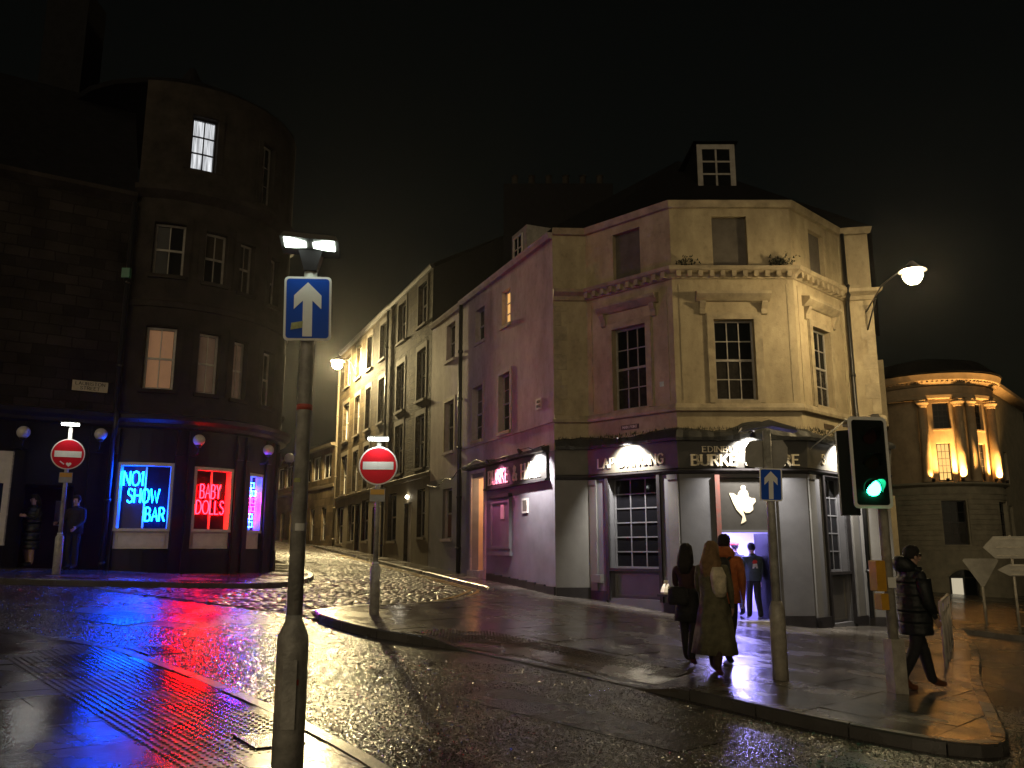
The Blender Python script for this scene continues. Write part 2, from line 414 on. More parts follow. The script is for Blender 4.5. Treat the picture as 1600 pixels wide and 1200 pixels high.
def pipe_run(parent, pts, r, name='drainpipe', collars=True, material=None):
    mb = MB(); mb.tube(pts, r, 10)
    if collars:
        for a, b in zip(pts, pts[1:]):
            A, B = Vector(a), Vector(b); L = (B - A).length
            if L > 2:
                k = int(L // 1.8)
                for i in range(1, k + 1):
                    p = A + (B - A) * (i / (k + .5)); d = (B - A).normalized() * .04
                    mb.tube([p - d, p + d], r * 1.35, 10)
    return mb.build(name, material or M['pipe'], parent, True)

# ---- stroke lettering (unit height), used for neon tubes and raised sign letters
GL = {
 'A': (.70, [[(0, 0), (.35, 1), (.70, 0)], [(.13, .36), (.57, .36)]]),
 'B': (.60, [[(0, 0), (0, 1)], [(0, 1), (.34, 1), (.50, .92), (.54, .77), (.47, .60), (.34, .53), (0, .53)], [(.34, .53), (.53, .46), (.60, .27), (.53, .07), (.34, 0), (0, 0)]]),
 'C': (.66, [[(.64, .84), (.50, .97), (.33, 1), (.14, .92), (.02, .70), (0, .5), (.02, .30), (.14, .08), (.33, 0), (.50, .03), (.64, .16)]]),
 'D': (.64, [[(0, 0), (0, 1)], [(0, 1), (.28, 1), (.50, .88), (.62, .66), (.64, .5), (.62, .34), (.50, .12), (.28, 0), (0, 0)]]),
 'E': (.54, [[(0, 0), (0, 1)], [(0, 1), (.52, 1)], [(0, .53), (.42, .53)], [(0, 0), (.54, 0)]]),
 'G': (.68, [[(.64, .84), (.50, .97), (.33, 1), (.14, .92), (.02, .70), (0, .5), (.02, .30), (.14, .08), (.33, 0), (.50, .03), (.65, .16), (.65, .45), (.42, .45)]]),
 'H': (.66, [[(0, 0), (0, 1)], [(.66, 0), (.66, 1)], [(0, .52), (.66, .52)]]),
 'I': (.04, [[(.02, 0), (.02, 1)]]),
 'K': (.64, [[(0, 0), (0, 1)], [(.58, 1), (.02, .45)], [(.20, .60), (.64, 0)]]),
 'L': (.50, [[(0, 1), (0, 0)], [(0, 0), (.50, 0)]]),
 'N': (.66, [[(0, 0), (0, 1)], [(0, 1), (.66, 0)], [(.66, 0), (.66, 1)]]),
 'O': (.78, [[(.39, 1), (.17, .93), (.03, .72), (0, .5), (.03, .28), (.17, .07), (.39, 0), (.61, .07), (.75, .28), (.78, .5), (.75, .72), (.61, .93), (.39, 1)]]),
 'P': (.56, [[(0, 0), (0, 1)], [(0, 1), (.34, 1), (.52, .90), (.56, .74), (.50, .56), (.34, .48), (0, .48)]]),
 'R': (.62, [[(0, 0), (0, 1)], [(0, 1), (.34, 1), (.52, .90), (.56, .75), (.50, .58), (.34, .50), (0, .50)], [(.30, .50), (.62, 0)]]),
 'S': (.56, [[(.53, .85), (.42, .97), (.27, 1), (.10, .94), (.03, .77), (.10, .60), (.28, .52), (.46, .44), (.56, .26), (.48, .07), (.28, 0), (.12, .03), (0, .15)]]),
 'T': (.62, [[(.31, 0), (.31, 1)], [(0, 1), (.62, 1)]]),
 'U': (.66, [[(0, 1), (0, .28), (.06, .10), (.20, .01), (.33, 0), (.46, .01), (.60, .10), (.66, .28), (.66, 1)]]),
 'W': (.92, [[(0, 1), (.22, 0), (.46, .85), (.70, 0), (.92, 1)]]),
 'Y': (.64, [[(0, 1), (.32, .5), (.64, 1)], [(.32, .5), (.32, 0)]]),
 '1': (.20, [[(0, .84), (.14, 1), (.14, 0)]]),
 'M': (.80, [[(0, 0), (0, 1)], [(0, 1), (.40, .3), (.80, 1)], [(.80, 1), (.80, 0)]]),
 '&': (.70, [[(.68, .02), (.22, .66), (.18, .84), (.30, .99), (.44, .90), (.42, .74), (.14, .48), (.02, .28), (.06, .08), (.24, 0), (.46, .06), (.66, .42)]]),
}
def text_width(s, gap=.22): return sum((GL[c][0] if c != ' ' else .35) + gap for c in s) - gap
def strokes(text, gap=.22):
    x = 0
    for ch in text:
        if ch == ' ': x += .35 + gap; continue
        w, st = GL[ch]
        for pl in st: yield [(x + a, b) for a, b in pl]
        x += w + gap
def raised_text(name, material, parent, pl, s_mid, z0, height, text, o, width=None, weight=.13, depth=.02, serif=True, flip=False, gap=.26, split=False):
    """raised board letters made of strokes with slab serifs; one mesh per sign line"""
    W = text_width(text, gap); k = (width / W) if width else height
    mb = MB(); hw = weight * height / 2
    if split:
        x = 0; out = None
        for ch in text:
            w = GL[ch][0] if ch != ' ' else .35
            if ch != ' ':
                c = x + w / 2 - W / 2
                out = raised_text('letter', material, parent, pl, s_mid + (-1 if flip else 1) * pl.u(c * k), z0, height, ch, o, w * k, weight, depth, serif, flip, gap)
            x += w + gap
        return out
    sg = -1 if flip else 1
    def P(a, b, oo):
        return (*pl.at(s_mid + sg * pl.u((a - W / 2) * k), oo), z0 + b * height)
    cnt = 0
    for st in strokes(text, gap):
        cnt += 1; dz = .0006 * (cnt % 7)
        for (a, b), (c, d) in zip(st, st[1:]):
            dx, dy = (c - a) * k, (d - b) * height; L = math.hypot(dx, dy)
            if L < 1e-6: continue
            wf = hw * (1.15 if abs(dy) > abs(dx) * .7 else .72)
            nx, ny = -dy / L * wf / k, dx / L * wf / height
            ex, ey = dx / L * wf * .55 / k, dy / L * wf * .55 / height
            q = [(a - ex + nx, b - ey + ny), (c + ex + nx, d + ey + ny), (c + ex - nx, d + ey - ny), (a - ex - nx, b - ey - ny)]
            mb.hexa([P(x, y, o) for x, y in q], [P(x, y, o + depth + dz) for x, y in q])
        if serif:
            for (x, y), (x2, y2) in ((st[0], st[1]), (st[-1], st[-2])):
                if abs(x - x2) * k < abs(y - y2) * height * .6 and (y < .02 or y > .98):
                    h = .17 * height / k; t = .045
                    yy = (0 - .02, t) if y < .5 else (1 - t, 1.02)
                    q = [(x - h, yy[0]), (x + h, yy[0]), (x + h, yy[1]), (x - h, yy[1])]
                    mb.hexa([P(a, b, o) for a, b in q], [P(a, b, o + depth * .9 + dz) for a, b in q])
    return mb.build(name, material, parent, fix=False)
def neon_text(name, material, parent, pl, s0, s1, z0, height, text, o, r=.013):
    W = text_width(text, .18)
    mb = MB()
    for st in strokes(text, .18):
        mb.tube([(*pl.at(s0 + (s1 - s0) * a / W, o), z0 + b * height) for a, b in st], r, 6)
    return mb.build(name, material, parent, True)
def clip_rect(poly, x0, x1, y0, y1):
    def cut(pts, ax, val, keep_less):
        out = []
        for i in range(len(pts)):
            a, b = pts[i - 1], pts[i]
            ia = (a[ax] <= val) == keep_less or a[ax] == val; ib = (b[ax] <= val) == keep_less or b[ax] == val
            if ia != ib:
                t = (val - a[ax]) / (b[ax] - a[ax]); out.append(tuple(a[j] + (b[j] - a[j]) * t for j in (0, 1)))
            if ib: out.append(b)
        return out
    for ax, v, k in ((0, x0, False), (0, x1, True), (1, y0, False), (1, y1, True)):
        poly = cut(poly, ax, v, k)
        if len(poly) < 3: return []
    return poly
def area(p): return abs(sum(p[i - 1][0] * p[i][1] - p[i][0] * p[i - 1][1] for i in range(len(p)))) / 2

# ================================================================== ground
def structure(o, kind='structure'): o['kind'] = kind; return o
def axis(lo, hi, near_lo, near_hi, fine, coarse):
    out = []; x = lo
    while x < hi:
        out.append(x); x += fine if near_lo <= x < near_hi else coarse
    out.append(hi); return out
XS = axis(-150, 250, -16, 34, .8, 12.0); YS = axis(-40, 420, 0, 56, .8, 14.0)
mb = MB()
for y in YS:
    for x in XS: mb.v.append((x, y, g(x, y)))
nx = len(XS)
for j in range(len(YS) - 1):
    for i in range(nx - 1):
        a = j * nx + i; mb.f.append((a, a + 1, a + nx + 1, a + nx))
structure(mb.build('road', M['asphalt'], None, True, fix=False))

# loose aggregate standing proud of the worn surface
mb = MB(); rnd = random.Random(77); cnt = 0
while cnt < 125000:
    y = 4.6 + 15.5 * rnd.random() ** 1.35; x = y * rnd.uniform(-.62, .62)
    if y > 11.5 and x > -.4 * (y - 8): cnt += 1; continue
    z = g(x, y) - .001; a = rnd.uniform(0, 6.28); r_ = rnd.uniform(.005, .0115) * (1 + y * .03); h_ = r_ * rnd.uniform(.35, .75); n = len(mb.v)
    for i in range(4): mb.v.append((x + r_ * math.cos(a + i * 1.571), y + r_ * math.sin(a + i * 1.571), z))
    mb.v.append((x + rnd.uniform(-.5, .5) * r_, y + rnd.uniform(-.5, .5) * r_, z + h_)); mb.f += [(n, n + 1, n + 4), (n + 1, n + 2, n + 4), (n + 2, n + 3, n + 4), (n + 3, n, n + 4)]; cnt += 1
grit = mb.build('road_grit', mat('wet road chippings', (.075, .068, .060), .24, .5, 30, .0), bpy.data.objects['road'], fix=False); grit['kind'] = 'stuff'

# street line of the right-hand terrace, its direction uphill
FA = Vector((1.1, 21.85)); FD = Vector((-.39655, .91801)); FN = Vector((-.91801, -.39655))
def fac(t, o=0.0): q = FA + FD * t + FN * o; return (q.x, q.y)

# ---- setted side street: bed, then the stones
kerb_in = [(-.62, 21.9), (-.82, 20.2), (-1.25, 18.4), (-1.95, 17.05), (-2.75, 16.2), (-3.2, 15.5), (-3.36, 14.9), (-3.15, 14.35)]
LK = [(-19, 12.1), (-14, 14.9), (-10.0, 16.9), (-8.2, 17.75), (-6.6, 18.5), (-5.6, 19.3), (-5.15, 20.4), (-5.1, 21.6), (-5.3, 23.3), (-6.0, 25.2), (-7.0, 27.3), (-8.6, 31.0), (-12.0, 38.8), (-16.0, 47.0), (-24.0, 61.0)]
right_edge = [fac(t, 1.15) for t in (27.0, 24, 21, 18, 15, 12, 9, 6, 3.5, 1.6)] + kerb_in
street_poly = [(-19.5, 60.0), (-10.9, 46.6)] + right_edge + [(-3.9, 15.15), (-5.4, 15.75), (-7.7, 16.75), (-8.3, 17.3)] + LK[4:13] + [(-15.2, 45.6), (-22.0, 58.0)]
mb = MB()
ang = math.atan2(FD.y, FD.x); ca, sa = math.cos(-ang), math.sin(-ang)
toS = lambda x, y: (x * ca - y * sa, x * sa + y * ca)
frS = lambda a, b: (a * ca + b * sa, -a * sa + b * ca)
sp = [toS(*p) for p in street_poly]
ax0, ax1 = min(p[0] for p in sp), max(p[0] for p in sp); ay0, ay1 = min(p[1] for p in sp), max(p[1] for p in sp)
a = ax0
while a < ax1:
    b = ay0
    while b < ay1:
        q = clip_rect(sp, a, a + 1.5, b, b + 1.5)
        if len(q) > 2: mb.face([(*frS(*p), g(*frS(*p)) + .005) for p in q])
        b += 1.5
    a += 1.5
street = structure(mb.build('cobbled_street', M['setts_base'], None, fix=False))
def inside(poly, x, y):
    c = False
    for i in range(len(poly)):
        (x1, y1), (x2, y2) = poly[i - 1], poly[i]
        if (y1 > y) != (y2 > y) and x < (x2 - x1) * (y - y1) / (y2 - y1) + x1: c = not c
    return c
mb = MB(); rnd = random.Random(5)
a = ax0; row = 0
while a < ax1:
    da = .105 + rnd.uniform(-.008, .008); b = ay0 + rnd.uniform(0, .2)
    far = a > ax0 + 34
    while b < ay1:
        db = rnd.uniform(.14, .22)
        if inside(sp, a + da / 2, b + db / 2):
            j = .011; h = rnd.uniform(.014, .022); tx = rnd.uniform(-.004, .004); ty = rnd.uniform(-.004, .004)
            cor = [(a + j, b + j), (a + da - j, b + j), (a + da - j, b + db - j), (a + j, b + db - j)]
            cz = [(-1, -1), (1, -1), (1, 1), (-1, 1)]
            n = len(mb.v); e = .016
            for (p, q), (ux, uy) in zip(cor, cz):
                x, y = frS(p, q); mb.v.append((x, y, g(x, y) + .004))
            for (p, q), (ux, uy) in zip(cor, cz):
                x, y = frS(p - ux * e, q - uy * e); mb.v.append((x, y, g(x, y) + .006 + h + ux * tx + uy * ty))
            mb.f += [(n + 4, n + 5, n + 6, n + 7)] + [(n + i, n + (i + 1) % 4, n + 4 + (i + 1) % 4, n + 4 + i) for i in range(4)]
        b += db
    a += da; row += 1
setts = mb.build('setts', M['sett'], street, True, fix=False); setts['kind'] = 'stuff'

def ribbon(name, pts, w, dz, material, parent=None):
    mb = MB(); L = []
    for i, p in enumerate(pts):
        a = Vector(pts[max(i - 1, 0)]); b = Vector(pts[min(i + 1, len(pts) - 1)]); d = (b - a).normalized(); n = Vector((-d.y, d.x))
        L.append((Vector(p) + n * w / 2, Vector(p) - n * w / 2))
    for (a, b), (c, d) in zip(L, L[1:]):
        mb.face([(a.x, a.y, g(a.x, a.y) + dz), (b.x, b.y, g(b.x, b.y) + dz), (d.x, d.y, g(d.x, d.y) + dz), (c.x, c.y, g(c.x, c.y) + dz)])
    return mb.build(name, material, parent, fix=False)
def densify(pts, step=.4):
    out = []
    for a, b in zip(pts, pts[1:]):
        k = max(1, int((Vector(b) - Vector(a)).length / step))
        out += [(a[0] + (b[0] - a[0]) * i / k, a[1] + (b[1] - a[1]) * i / k) for i in range(k)]
    return out + [pts[-1]]
def offset(pts, d):
    out = []
    for i, p in enumerate(pts):
        a = Vector(pts[max(i - 1, 0)]); b = Vector(pts[min(i + 1, len(pts) - 1)]); t = (b - a).normalized()
        out.append((p[0] - t.y * d, p[1] + t.x * d))
    return out
ye = densify([fac(t, 1.15) for t in (19, 15, 12, 9, 6, 3.5, 1.6)] + kerb_in[:5])
for off in (-.28, -.50): ribbon('yellow_line', offset(ye, off), .085, .036, M['yellow_paint'], street)

# ---- pavements: bedding, separate slabs and kerb stones
def chaikin(p, n=2):
    for _ in range(n):
        q = [p[0]]
        for a, b in zip(p, p[1:]):
            q += [(a[0] * .75 + b[0] * .25, a[1] * .75 + b[1] * .25), (a[0] * .25 + b[0] * .75, a[1] * .25 + b[1] * .75)]
        p = q + [p[-1]]
    return p
def pavement(poly, kerb, hf, angle, cell, clear=None, tact=None, tact_cell=.4, limit=None, name='pavement'):
    ca, sa = math.cos(-angle), math.sin(-angle)
    to = lambda x, y: (x * ca - y * sa, x * sa + y * ca); fr = lambda a, b: (a * ca + b * sa, -a * sa + b * ca)
    P = [to(*p) for p in poly]; x0, x1 = min(p[0] for p in P), max(p[0] for p in P); y0, y1 = min(p[1] for p in P), max(p[1] for p in P)
    mb = MB(); st = .8; a = x0
    while a < x1:
        b = y0
        while b < y1:
            q = clip_rect(P, a, a + st, b, b + st)
            if len(q) > 2: mb.face([(*fr(*p), g(*fr(*p)) + hf(*fr(*p)) - .007) for p in q])
            b += st
        a += st
    base = structure(mb.build(name, M['slab'], None, fix=False))
    count = 0; a = x0; row = 0
    while a < x1:
        b = y0 - (cell[1] * .5 if row % 2 else 0)
        while b < y1:
            q = clip_rect(P, a + .005, a + cell[0] - .005, b + .005, b + cell[1] - .005)
            if len(q) > 2 and area(q) > .02:
                cx = sum(p[0] for p in q) / len(q); cy = sum(p[1] for p in q) / len(q); wx, wy = fr(cx, cy)
                ok = (clear is None or clear(wx, wy)) and not (tact and tact(wx, wy)) and (limit is None or limit(wx, wy))
                if ok:
                    k = MB(); t = [random.uniform(-.0025, .0025) for _ in range(3)]
                    top = lambda x, y: g(x, y) + hf(x, y) + t[0] + (x - wx) * t[1] * 2 + (y - wy) * t[2] * 2
                    k.prism([fr(*p) for p in q], lambda x, y: g(x, y) + hf(x, y) - .03, top)
                    k.build('paving_slab', M['slab'], base, fix=False); count += 1
            b += cell[1]
        a += cell[0]; row += 1
    if tact:
        a = x0
        while a < x1:
            b = y0
            while b < y1:
                c = fr(a + tact_cell / 2, b + tact_cell / 2)
                if inside(poly, *c) and tact(*c) and (clear is None or clear(*c)):
                    k = MB(); q = [fr(a + .004, b + .004), fr(a + tact_cell - .004, b + .004), fr(a + tact_cell - .004, b + tact_cell - .004), fr(a + .004, b + tact_cell - .004)]
                    k.prism(q, lambda x, y: g(x, y) + hf(x, y) - .03, lambda x, y: g(x, y) + hf(x, y) + .001)
                    for i in range(6):
                        for j in range(6):
                            bx, by = fr(a + tact_cell * (i + .5) / 6, b + tact_cell * (j + .5) / 6); z = g(bx, by) + hf(bx, by) + .0012
                            n = len(k.v)
                            for rr, zz in ((.017, 0), (.012, .006)):
                                for m_ in range(6): k.v.append((bx + rr * math.cos(m_ * 1.047), by + rr * math.sin(m_ * 1.047), z + zz))
                            k.f += [(n + m_, n + (m_ + 1) % 6, n + 6 + (m_ + 1) % 6, n + 6 + m_) for m_ in range(6)] + [tuple(n + 6 + m_ for m_ in range(6))]
                    k.build('tactile_slab', M['tactile'], base, fix=False)
                b += tact_cell
            a += tact_cell
    # kerb stones laid end to end
    for kerb in (kerb if isinstance(kerb[0], list) else [kerb]): lay_kerb(base, poly, kerb, hf)
    return base
def lay_kerb(base, poly, kerb, hf):
    acc = [0]
    for p, q in zip(kerb, kerb[1:]): acc.append(acc[-1] + math.dist(p, q))
    def along(s):
        for i in range(len(kerb) - 1):
            if s <= acc[i + 1] or i == len(kerb) - 2:
                t = (s - acc[i]) / max(1e-6, acc[i + 1] - acc[i]); return (kerb[i][0] + (kerb[i + 1][0] - kerb[i][0]) * t, kerb[i][1] + (kerb[i + 1][1] - kerb[i][1]) * t), i
    cc = (sum(p[0] for p in poly) / len(poly), sum(p[1] for p in poly) / len(poly))
    s = 0
    while s < acc[-1] - .2:
        L = random.uniform(.75, 1.0); e = min(acc[-1], s + L)
        pts = [along(s + (e - s - .010) * i / 3)[0] for i in range(4)]
        nrm = []
        for i, p in enumerate(pts):
            A = pts[max(0, i - 1)]; B = pts[min(3, i + 1)]; d = Vector((B[0] - A[0], B[1] - A[1])); d = d.normalized() if d.length > 0 else Vector((1, 0)); nrm.append(Vector((-d.y, d.x)))
        mid = pts[1]; sg = 1
        if not inside(poly, mid[0] + nrm[1].x * .1, mid[1] + nrm[1].y * .1): sg = -1
        k = MB(); dz = random.uniform(-.003, .003)
        for i in range(3):
            o_ = [pts[i], pts[i + 1]]; n_ = [nrm[i], nrm[i + 1]]
            out0 = (o_[0][0] - sg * n_[0].x * .02, o_[0][1] - sg * n_[0].y * .02); out1 = (o_[1][0] - sg * n_[1].x * .02, o_[1][1] - sg * n_[1].y * .02)
            in0 = (o_[0][0] + sg * n_[0].x * .13, o_[0][1] + sg * n_[0].y * .13); in1 = (o_[1][0] + sg * n_[1].x * .13, o_[1][1] + sg * n_[1].y * .13)
            ch0 = (o_[0][0] + sg * n_[0].x * .005, o_[0][1] + sg * n_[0].y * .005); ch1 = (o_[1][0] + sg * n_[1].x * .005, o_[1][1] + sg * n_[1].y * .005)
            T = lambda p: g(*p) + hf(*p) + .006 + dz
            k.face([(*ch0, T(ch0)), (*ch1, T(ch1)), (*in1, T(in1)), (*in0, T(in0))])
            k.face([(*out0, T(out0) - .018), (*out1, T(out1) - .018), (*ch1, T(ch1)), (*ch0, T(ch0))])
            k.face([(*out0, g(*out0) - .05), (*out1, g(*out1) - .05), (*out1, T(out1) - .018), (*out0, T(out0) - .018)])
            k.face([(*in0, g(*in0) - .05), (*in1, g(*in1) - .05), (*in1, T(in1)), (*in0, T(in0))])
        k.build('kerb_stone', M['kerb'], base, fix=True)
        s = e
def seg_dist(x, y, pts):
    best = 9e9
    for (ax, ay), (bx, by) in zip(pts, pts[1:]):
        dx, dy = bx - ax, by - ay; t = max(0, min(1, ((x - ax) * dx + (y - ay) * dy) / (dx * dx + dy * dy)))
        best = min(best, math.hypot(x - ax - dx * t, y - ay - dy * t))
    return best
cross = [(-.25, 12.05), (1.15, 10.80)]
h_pub = lambda x, y: .12 - .112 * (1 - smooth(.45, 1.2, seg_dist(x, y, cross)))
k_front = [(-3.15, 14.35), (-2.55, 13.5), (-1.98, 12.98), (-.91, 12.48), (-.55, 12.28), (0, 11.83), (1.24, 10.73), (2.14, 9.9), (2.9, 9.05), (3.6, 8.5), (4.05, 8.28), (4.45, 8.3), (4.75, 8.6), (5.0, 9.1), (5.57, 10.28), (6.9, 13.1), (9.05, 17.04), (10.6, 20.2), (12.9, 25.5), (17.0, 36.0)]
k_front = chaikin(k_front, 1)
pub_line = [(10.3, 21.6), (9.65, 21.75), (8.9, 21.9), (6.95, 20.0), (3.95, 20.0), (2.0, 21.9), (1.1, 21.85)] + [fac(t) for t in (3, 6, 9, 12, 15, 18, 21, 24, 27)]
pav_poly = k_front + [(16.5, 36.6), (13.5, 30.0)] + pub_line + right_edge[:-1]
t_pub = lambda x, y: seg_dist(x, y, [(-.55, 12.28), (0, 11.83), (1.24, 10.73)]) < 1.25 and seg_dist(x, y, k_front) > .16 and x < 2.1
pavement(pav_poly, [k_front, densify(right_edge, .5)], h_pub, R(-41.5), (.62, .92), None, t_pub)
LKs = chaikin(LK, 1)
left_poly = LKs + [(-27, 60), (-9.5, 27.6), (-6.85, 25.0), (-6.6, 23.2), (-7.2, 21.7), (-8.3, 20.7), (-9.7, 20.4), (-20, 14.0)]
pavement(left_poly, [LKs], lambda x, y: .12, R(31), (.62, .92), limit=lambda x, y: y < 30 and x > -14.5)
NK = [(-12, 12.9), (-8.2, 11.8), (-6.7, 11.46), (-5.05, 10.95), (-3.46, 9.55), (-2.26, 8.26), (-1.45, 7.24), (-.87, 6.44), (.2, 4.7), (.9, 3.0), (1.2, .5), (1.2, -4)]
NKs = chaikin(NK, 1)
near_poly = NKs + [(-12, -4)]
h_near = lambda x, y: .026
t_near = lambda x, y: .17 < seg_dist(x, y, NK[3:7]) < 1.35 and x < -1.75 and y > 5.6 and x > -5.4
pavement(near_poly, [NKs], h_near, R(-47), (.72, .72), None, t_near, limit=lambda x, y: y > 3.5 and x > -7.5 and y > -1.25 * x - 2.2)
# traffic island with the direction signs
isl = [(11.9, 23.2), (12.6, 22.6), (13.6, 21.9), (15.0, 21.6), (17.5, 22.6), (20.0, 25.2), (19.0, 26.6), (16, 26.4), (13.2, 25.4), (12.2, 24.4)]
isl_s = chaikin(isl + [isl[0]], 2)
pavement(isl_s[:-1], [isl_s], lambda x, y: .12, 0, (.62, .92), name='traffic_island')

# ---- iron covers set in the road
def cover(cx, cy, w, l, rz, dz, label, kind):
    root = thing('drain_grate' if kind == 'grate' else 'manhole_cover', label, 'grate' if kind == 'grate' else 'manhole', (cx, cy, g(cx, cy)))
    ca, sa = math.cos(rz), math.sin(rz)
    T = lambda a, b: (cx + a * ca - b * sa, cy + a * sa + b * ca)
    def slab(mb, a0, a1, b0, b1, z0, z1):
        q = [T(a0, b0), T(a1, b0), T(a1, b1), T(a0, b1)]
        mb.hexa([(x, y, g(x, y) + z0) for x, y in q], [(x, y, g(x, y) + z1) for x, y in q])
    f = MB(); e = .045
    slab(f, -w, w, -l, -l + e, -.05, dz + .004); slab(f, -w, w, l - e, l, -.05, dz + .004); slab(f, -w, -w + e, -l + e, l - e, -.05, dz + .004); slab(f, w - e, w, -l + e, l - e, -.05, dz + .004)
    f.build('frame', M['iron'], root)
    if kind == 'grate':
        n = 11
        for i in range(n):
            a = -w + e + (2 * w - 2 * e) * (i + .5) / n; b = MB(); slab(b, a - .016, a + .016, -l + e, l - e, -.04, dz + .002); b.build('bar', M['iron'], root)
    else:
        b = MB(); slab(b, -w + e + .006, w - e - .006, -l + e + .006, l - e - .006, -.03, dz + .001)
        for i in range(7):
            for j in range(5):
                a = -w + e + .05 + (2 * w - 2 * e - .1) * i / 6; c = -l + e + .05 + (2 * l - 2 * e - .1) * j / 4
                slab(b, a - .022, a + .022, c - .014, c + .014, dz + .0012, dz + .006)
        b.build('lid', M['iron'], root)
cover(-5.9, 13.1, .42, .33, R(-20), .006, 'rectangular iron manhole cover in the road under the blue neon reflection', 'manhole')
cover(-4.4, 10.85, .30, .22, R(-43), .005, 'small iron cover at the near kerb left of the grey pole', 'manhole')
cover(-1.88, 6.95, .22, .20, R(-50), .036, 'ribbed iron grate in the pavement just left of the near pole', 'grate')

# ---- repaired patches in the asphalt
M['patch'] = wet_mat('newer asphalt patch', (.020, .019, .018), .4, .16, .36, 24, .8, 4, .12, .8, .6, 2, .02)
def patch(pts, dz=.0045):
    mb = MB(); c = (sum(p[0] for p in pts) / len(pts), sum(p[1] for p in pts) / len(pts)); pts = densify(pts + [pts[0]], .3)[:-1]
    for a, b in zip(pts, pts[1:] + pts[:1]):
        K = 4
        for i in range(K):
            f = lambda p, t: (c[0] + (p[0] - c[0]) * t, c[1] + (p[1] - c[1]) * t)
            q = [f(a, i / K), f(b, i / K), f(b, (i + 1) / K), f(a, (i + 1) / K)]
            if i == 0: q = q[1:]
            mb.face([(x, y, g(x, y) + dz) for x, y in q])
    o = structure(mb.build('road_patch', M['patch'], None, fix=False)); return o
patch([(-.6, 9.2), (1.4, 7.6), (1.9, 8.1), (-.1, 9.9)]); patch([(-7.8, 13.9), (-4.8, 13.2), (-4.7, 13.7), (-7.7, 14.5)]); patch([(.4, 5.6), (3.6, 4.7), (3.9, 5.5), (.6, 6.5)]); patch([(7.2, 11.0), (8.2, 10.6), (10.6, 15.2), (9.4, 15.6)])

# ================================================================== buildings
class Poly:
    """mitred facade line through several corners"""
    def __init__(self, pts):
        self.p = [Vector(q) for q in pts]; self.acc = [0.0]
        for a, b in zip(self.p, self.p[1:]): self.acc.append(self.acc[-1] + (b - a).length)
        self.n = []
        for a, b in zip(self.p, self.p[1:]):
            d = (b - a).normalized(); self.n.append(Vector((d.y, -d.x)))
        self.m = [self.n[0]]
        for a, b in zip(self.n, self.n[1:]):
            k = (a + b); self.m.append(k / (1 + a.dot(b)))
        self.m.append(self.n[-1])
    def at(self, s, o=0.0):
        for i in range(len(self.p) - 1):
            if s <= self.acc[i + 1] + 1e-9 or i == len(self.p) - 2:
                t = (s - self.acc[i]) / (self.acc[i + 1] - self.acc[i])
                q = (self.p[i] + self.m[i] * o) * (1 - t) + (self.p[i + 1] + self.m[i + 1] * o) * t
                return q.x, q.y
    def steps(self, a, b): return [a] + [x for x in self.acc if a + 1e-6 < x < b - 1e-6] + [b]
    def u(self, m): return m

NEON_BLUE = emit('blue neon tube', (.0008, .06, 1.0), 140)
NEON_BLUE2 = emit('bright blue neon tube', (.004, .05, 1.0), 190)
NEON_RED = emit('red neon tube', (1.0, .0012, .003), 140)
NEON_PINK = emit('magenta neon tube', (1.0, .004, .62), 90)

# ------------------------------------------------------------------ the corner bar on the left
bar = thing('bar_building', 'dark stone corner building with rounded front above a black bar with neon windows', 'building', (-9.85, 23.7, 1.2))
LW = Line((-9.68, 20.5), (-21.0, 13.37)); AR = Arc((-9.85, 23.7), 3.2)
A0, A1 = -87.0, 66.0
bk = Line(AR.at(A1), (AR.at(A1)[0] - .396 * 22, AR.at(A1)[1] + .918 * 22))
# windows of the rounded upper floors (degrees, heights)
up = {'first': [(-78.4, -65.1, 5.59, 7.2), (-55.3, -45.4, 5.58, 7.16), (-38.5, -30.6, 5.55, 7.1), (-19.6, -9.0, 5.53, 7.05), (14, 26, 5.5, 7.1)],
      'second': [(-78.4, -64.6, 8.57, 9.97), (-55.6, -45.0, 8.52, 9.9), (-38.5, -29.6, 8.45, 9.85), (-18, -9, 8.4, 9.8)],
      'third': [(-65.6, -53.5, 11.57, 13.08), (-28.5, -19.5, 11.2, 13.0)]}
holes = [h for k in up.values() for h in k]
mb = MB(); wall(mb, AR, A0, A1, 4.86, 13.95, holes, .24); mb.build('curved_wall', M['stone_ash'], bar)
mb = MB(); wall(mb, LW, 0.0, 13.3, 4.86, 10.62, [(5.2, 6.2, 5.6, 7.2), (7.8, 8.8, 5.6, 7.2)], .24); mb.build('side_wall', M['stone_dark'], bar)
mb = MB(); wall(mb, bk, 0, 22, -2, 13.95, [], .2); mb.build('rear_wall', M['stone_ash'], bar)
# flat dressed stones round the rounded windows and string courses
for h in holes:
    mb = MB(); e = AR.u(.16)
    pbox(mb, AR, h[0] - e, h[0] - .002, h[2] - .02, h[3] + .02, -.05, .022); pbox(mb, AR, h[1] + .002, h[1] + e, h[2] - .02, h[3] + .02, -.05, .022)
    pbox(mb, AR, h[0] - e, h[1] + e, h[3] + .022, h[3] + .24, -.05, .024)
    mb.build('window_surround', M['stone_ash'], bar)
mb = MB(); sweep(mb, AR, A0, A1, [(0, 10.62), (.10, 10.70), (.22, 10.80), (.24, 10.92), (.04, 10.98), (-.05, 10.98), (-.05, 10.62)]); sweep(mb, LW, 0.02, 13.3, [(0, 10.40), (.08, 10.46), (.2, 10.56), (.22, 10.66), (-.05, 10.70), (-.05, 10.40)]); mb.build('eaves_cornice', M['stone_ash'], bar)
mb = MB(); sweep(mb, AR, A0, A1, [(0, 7.7), (.05, 7.72), (.06, 7.86), (0, 7.9), (-.05, 7.9), (-.05, 7.7)]); mb.build('string_course', M['stone_ash'], bar)
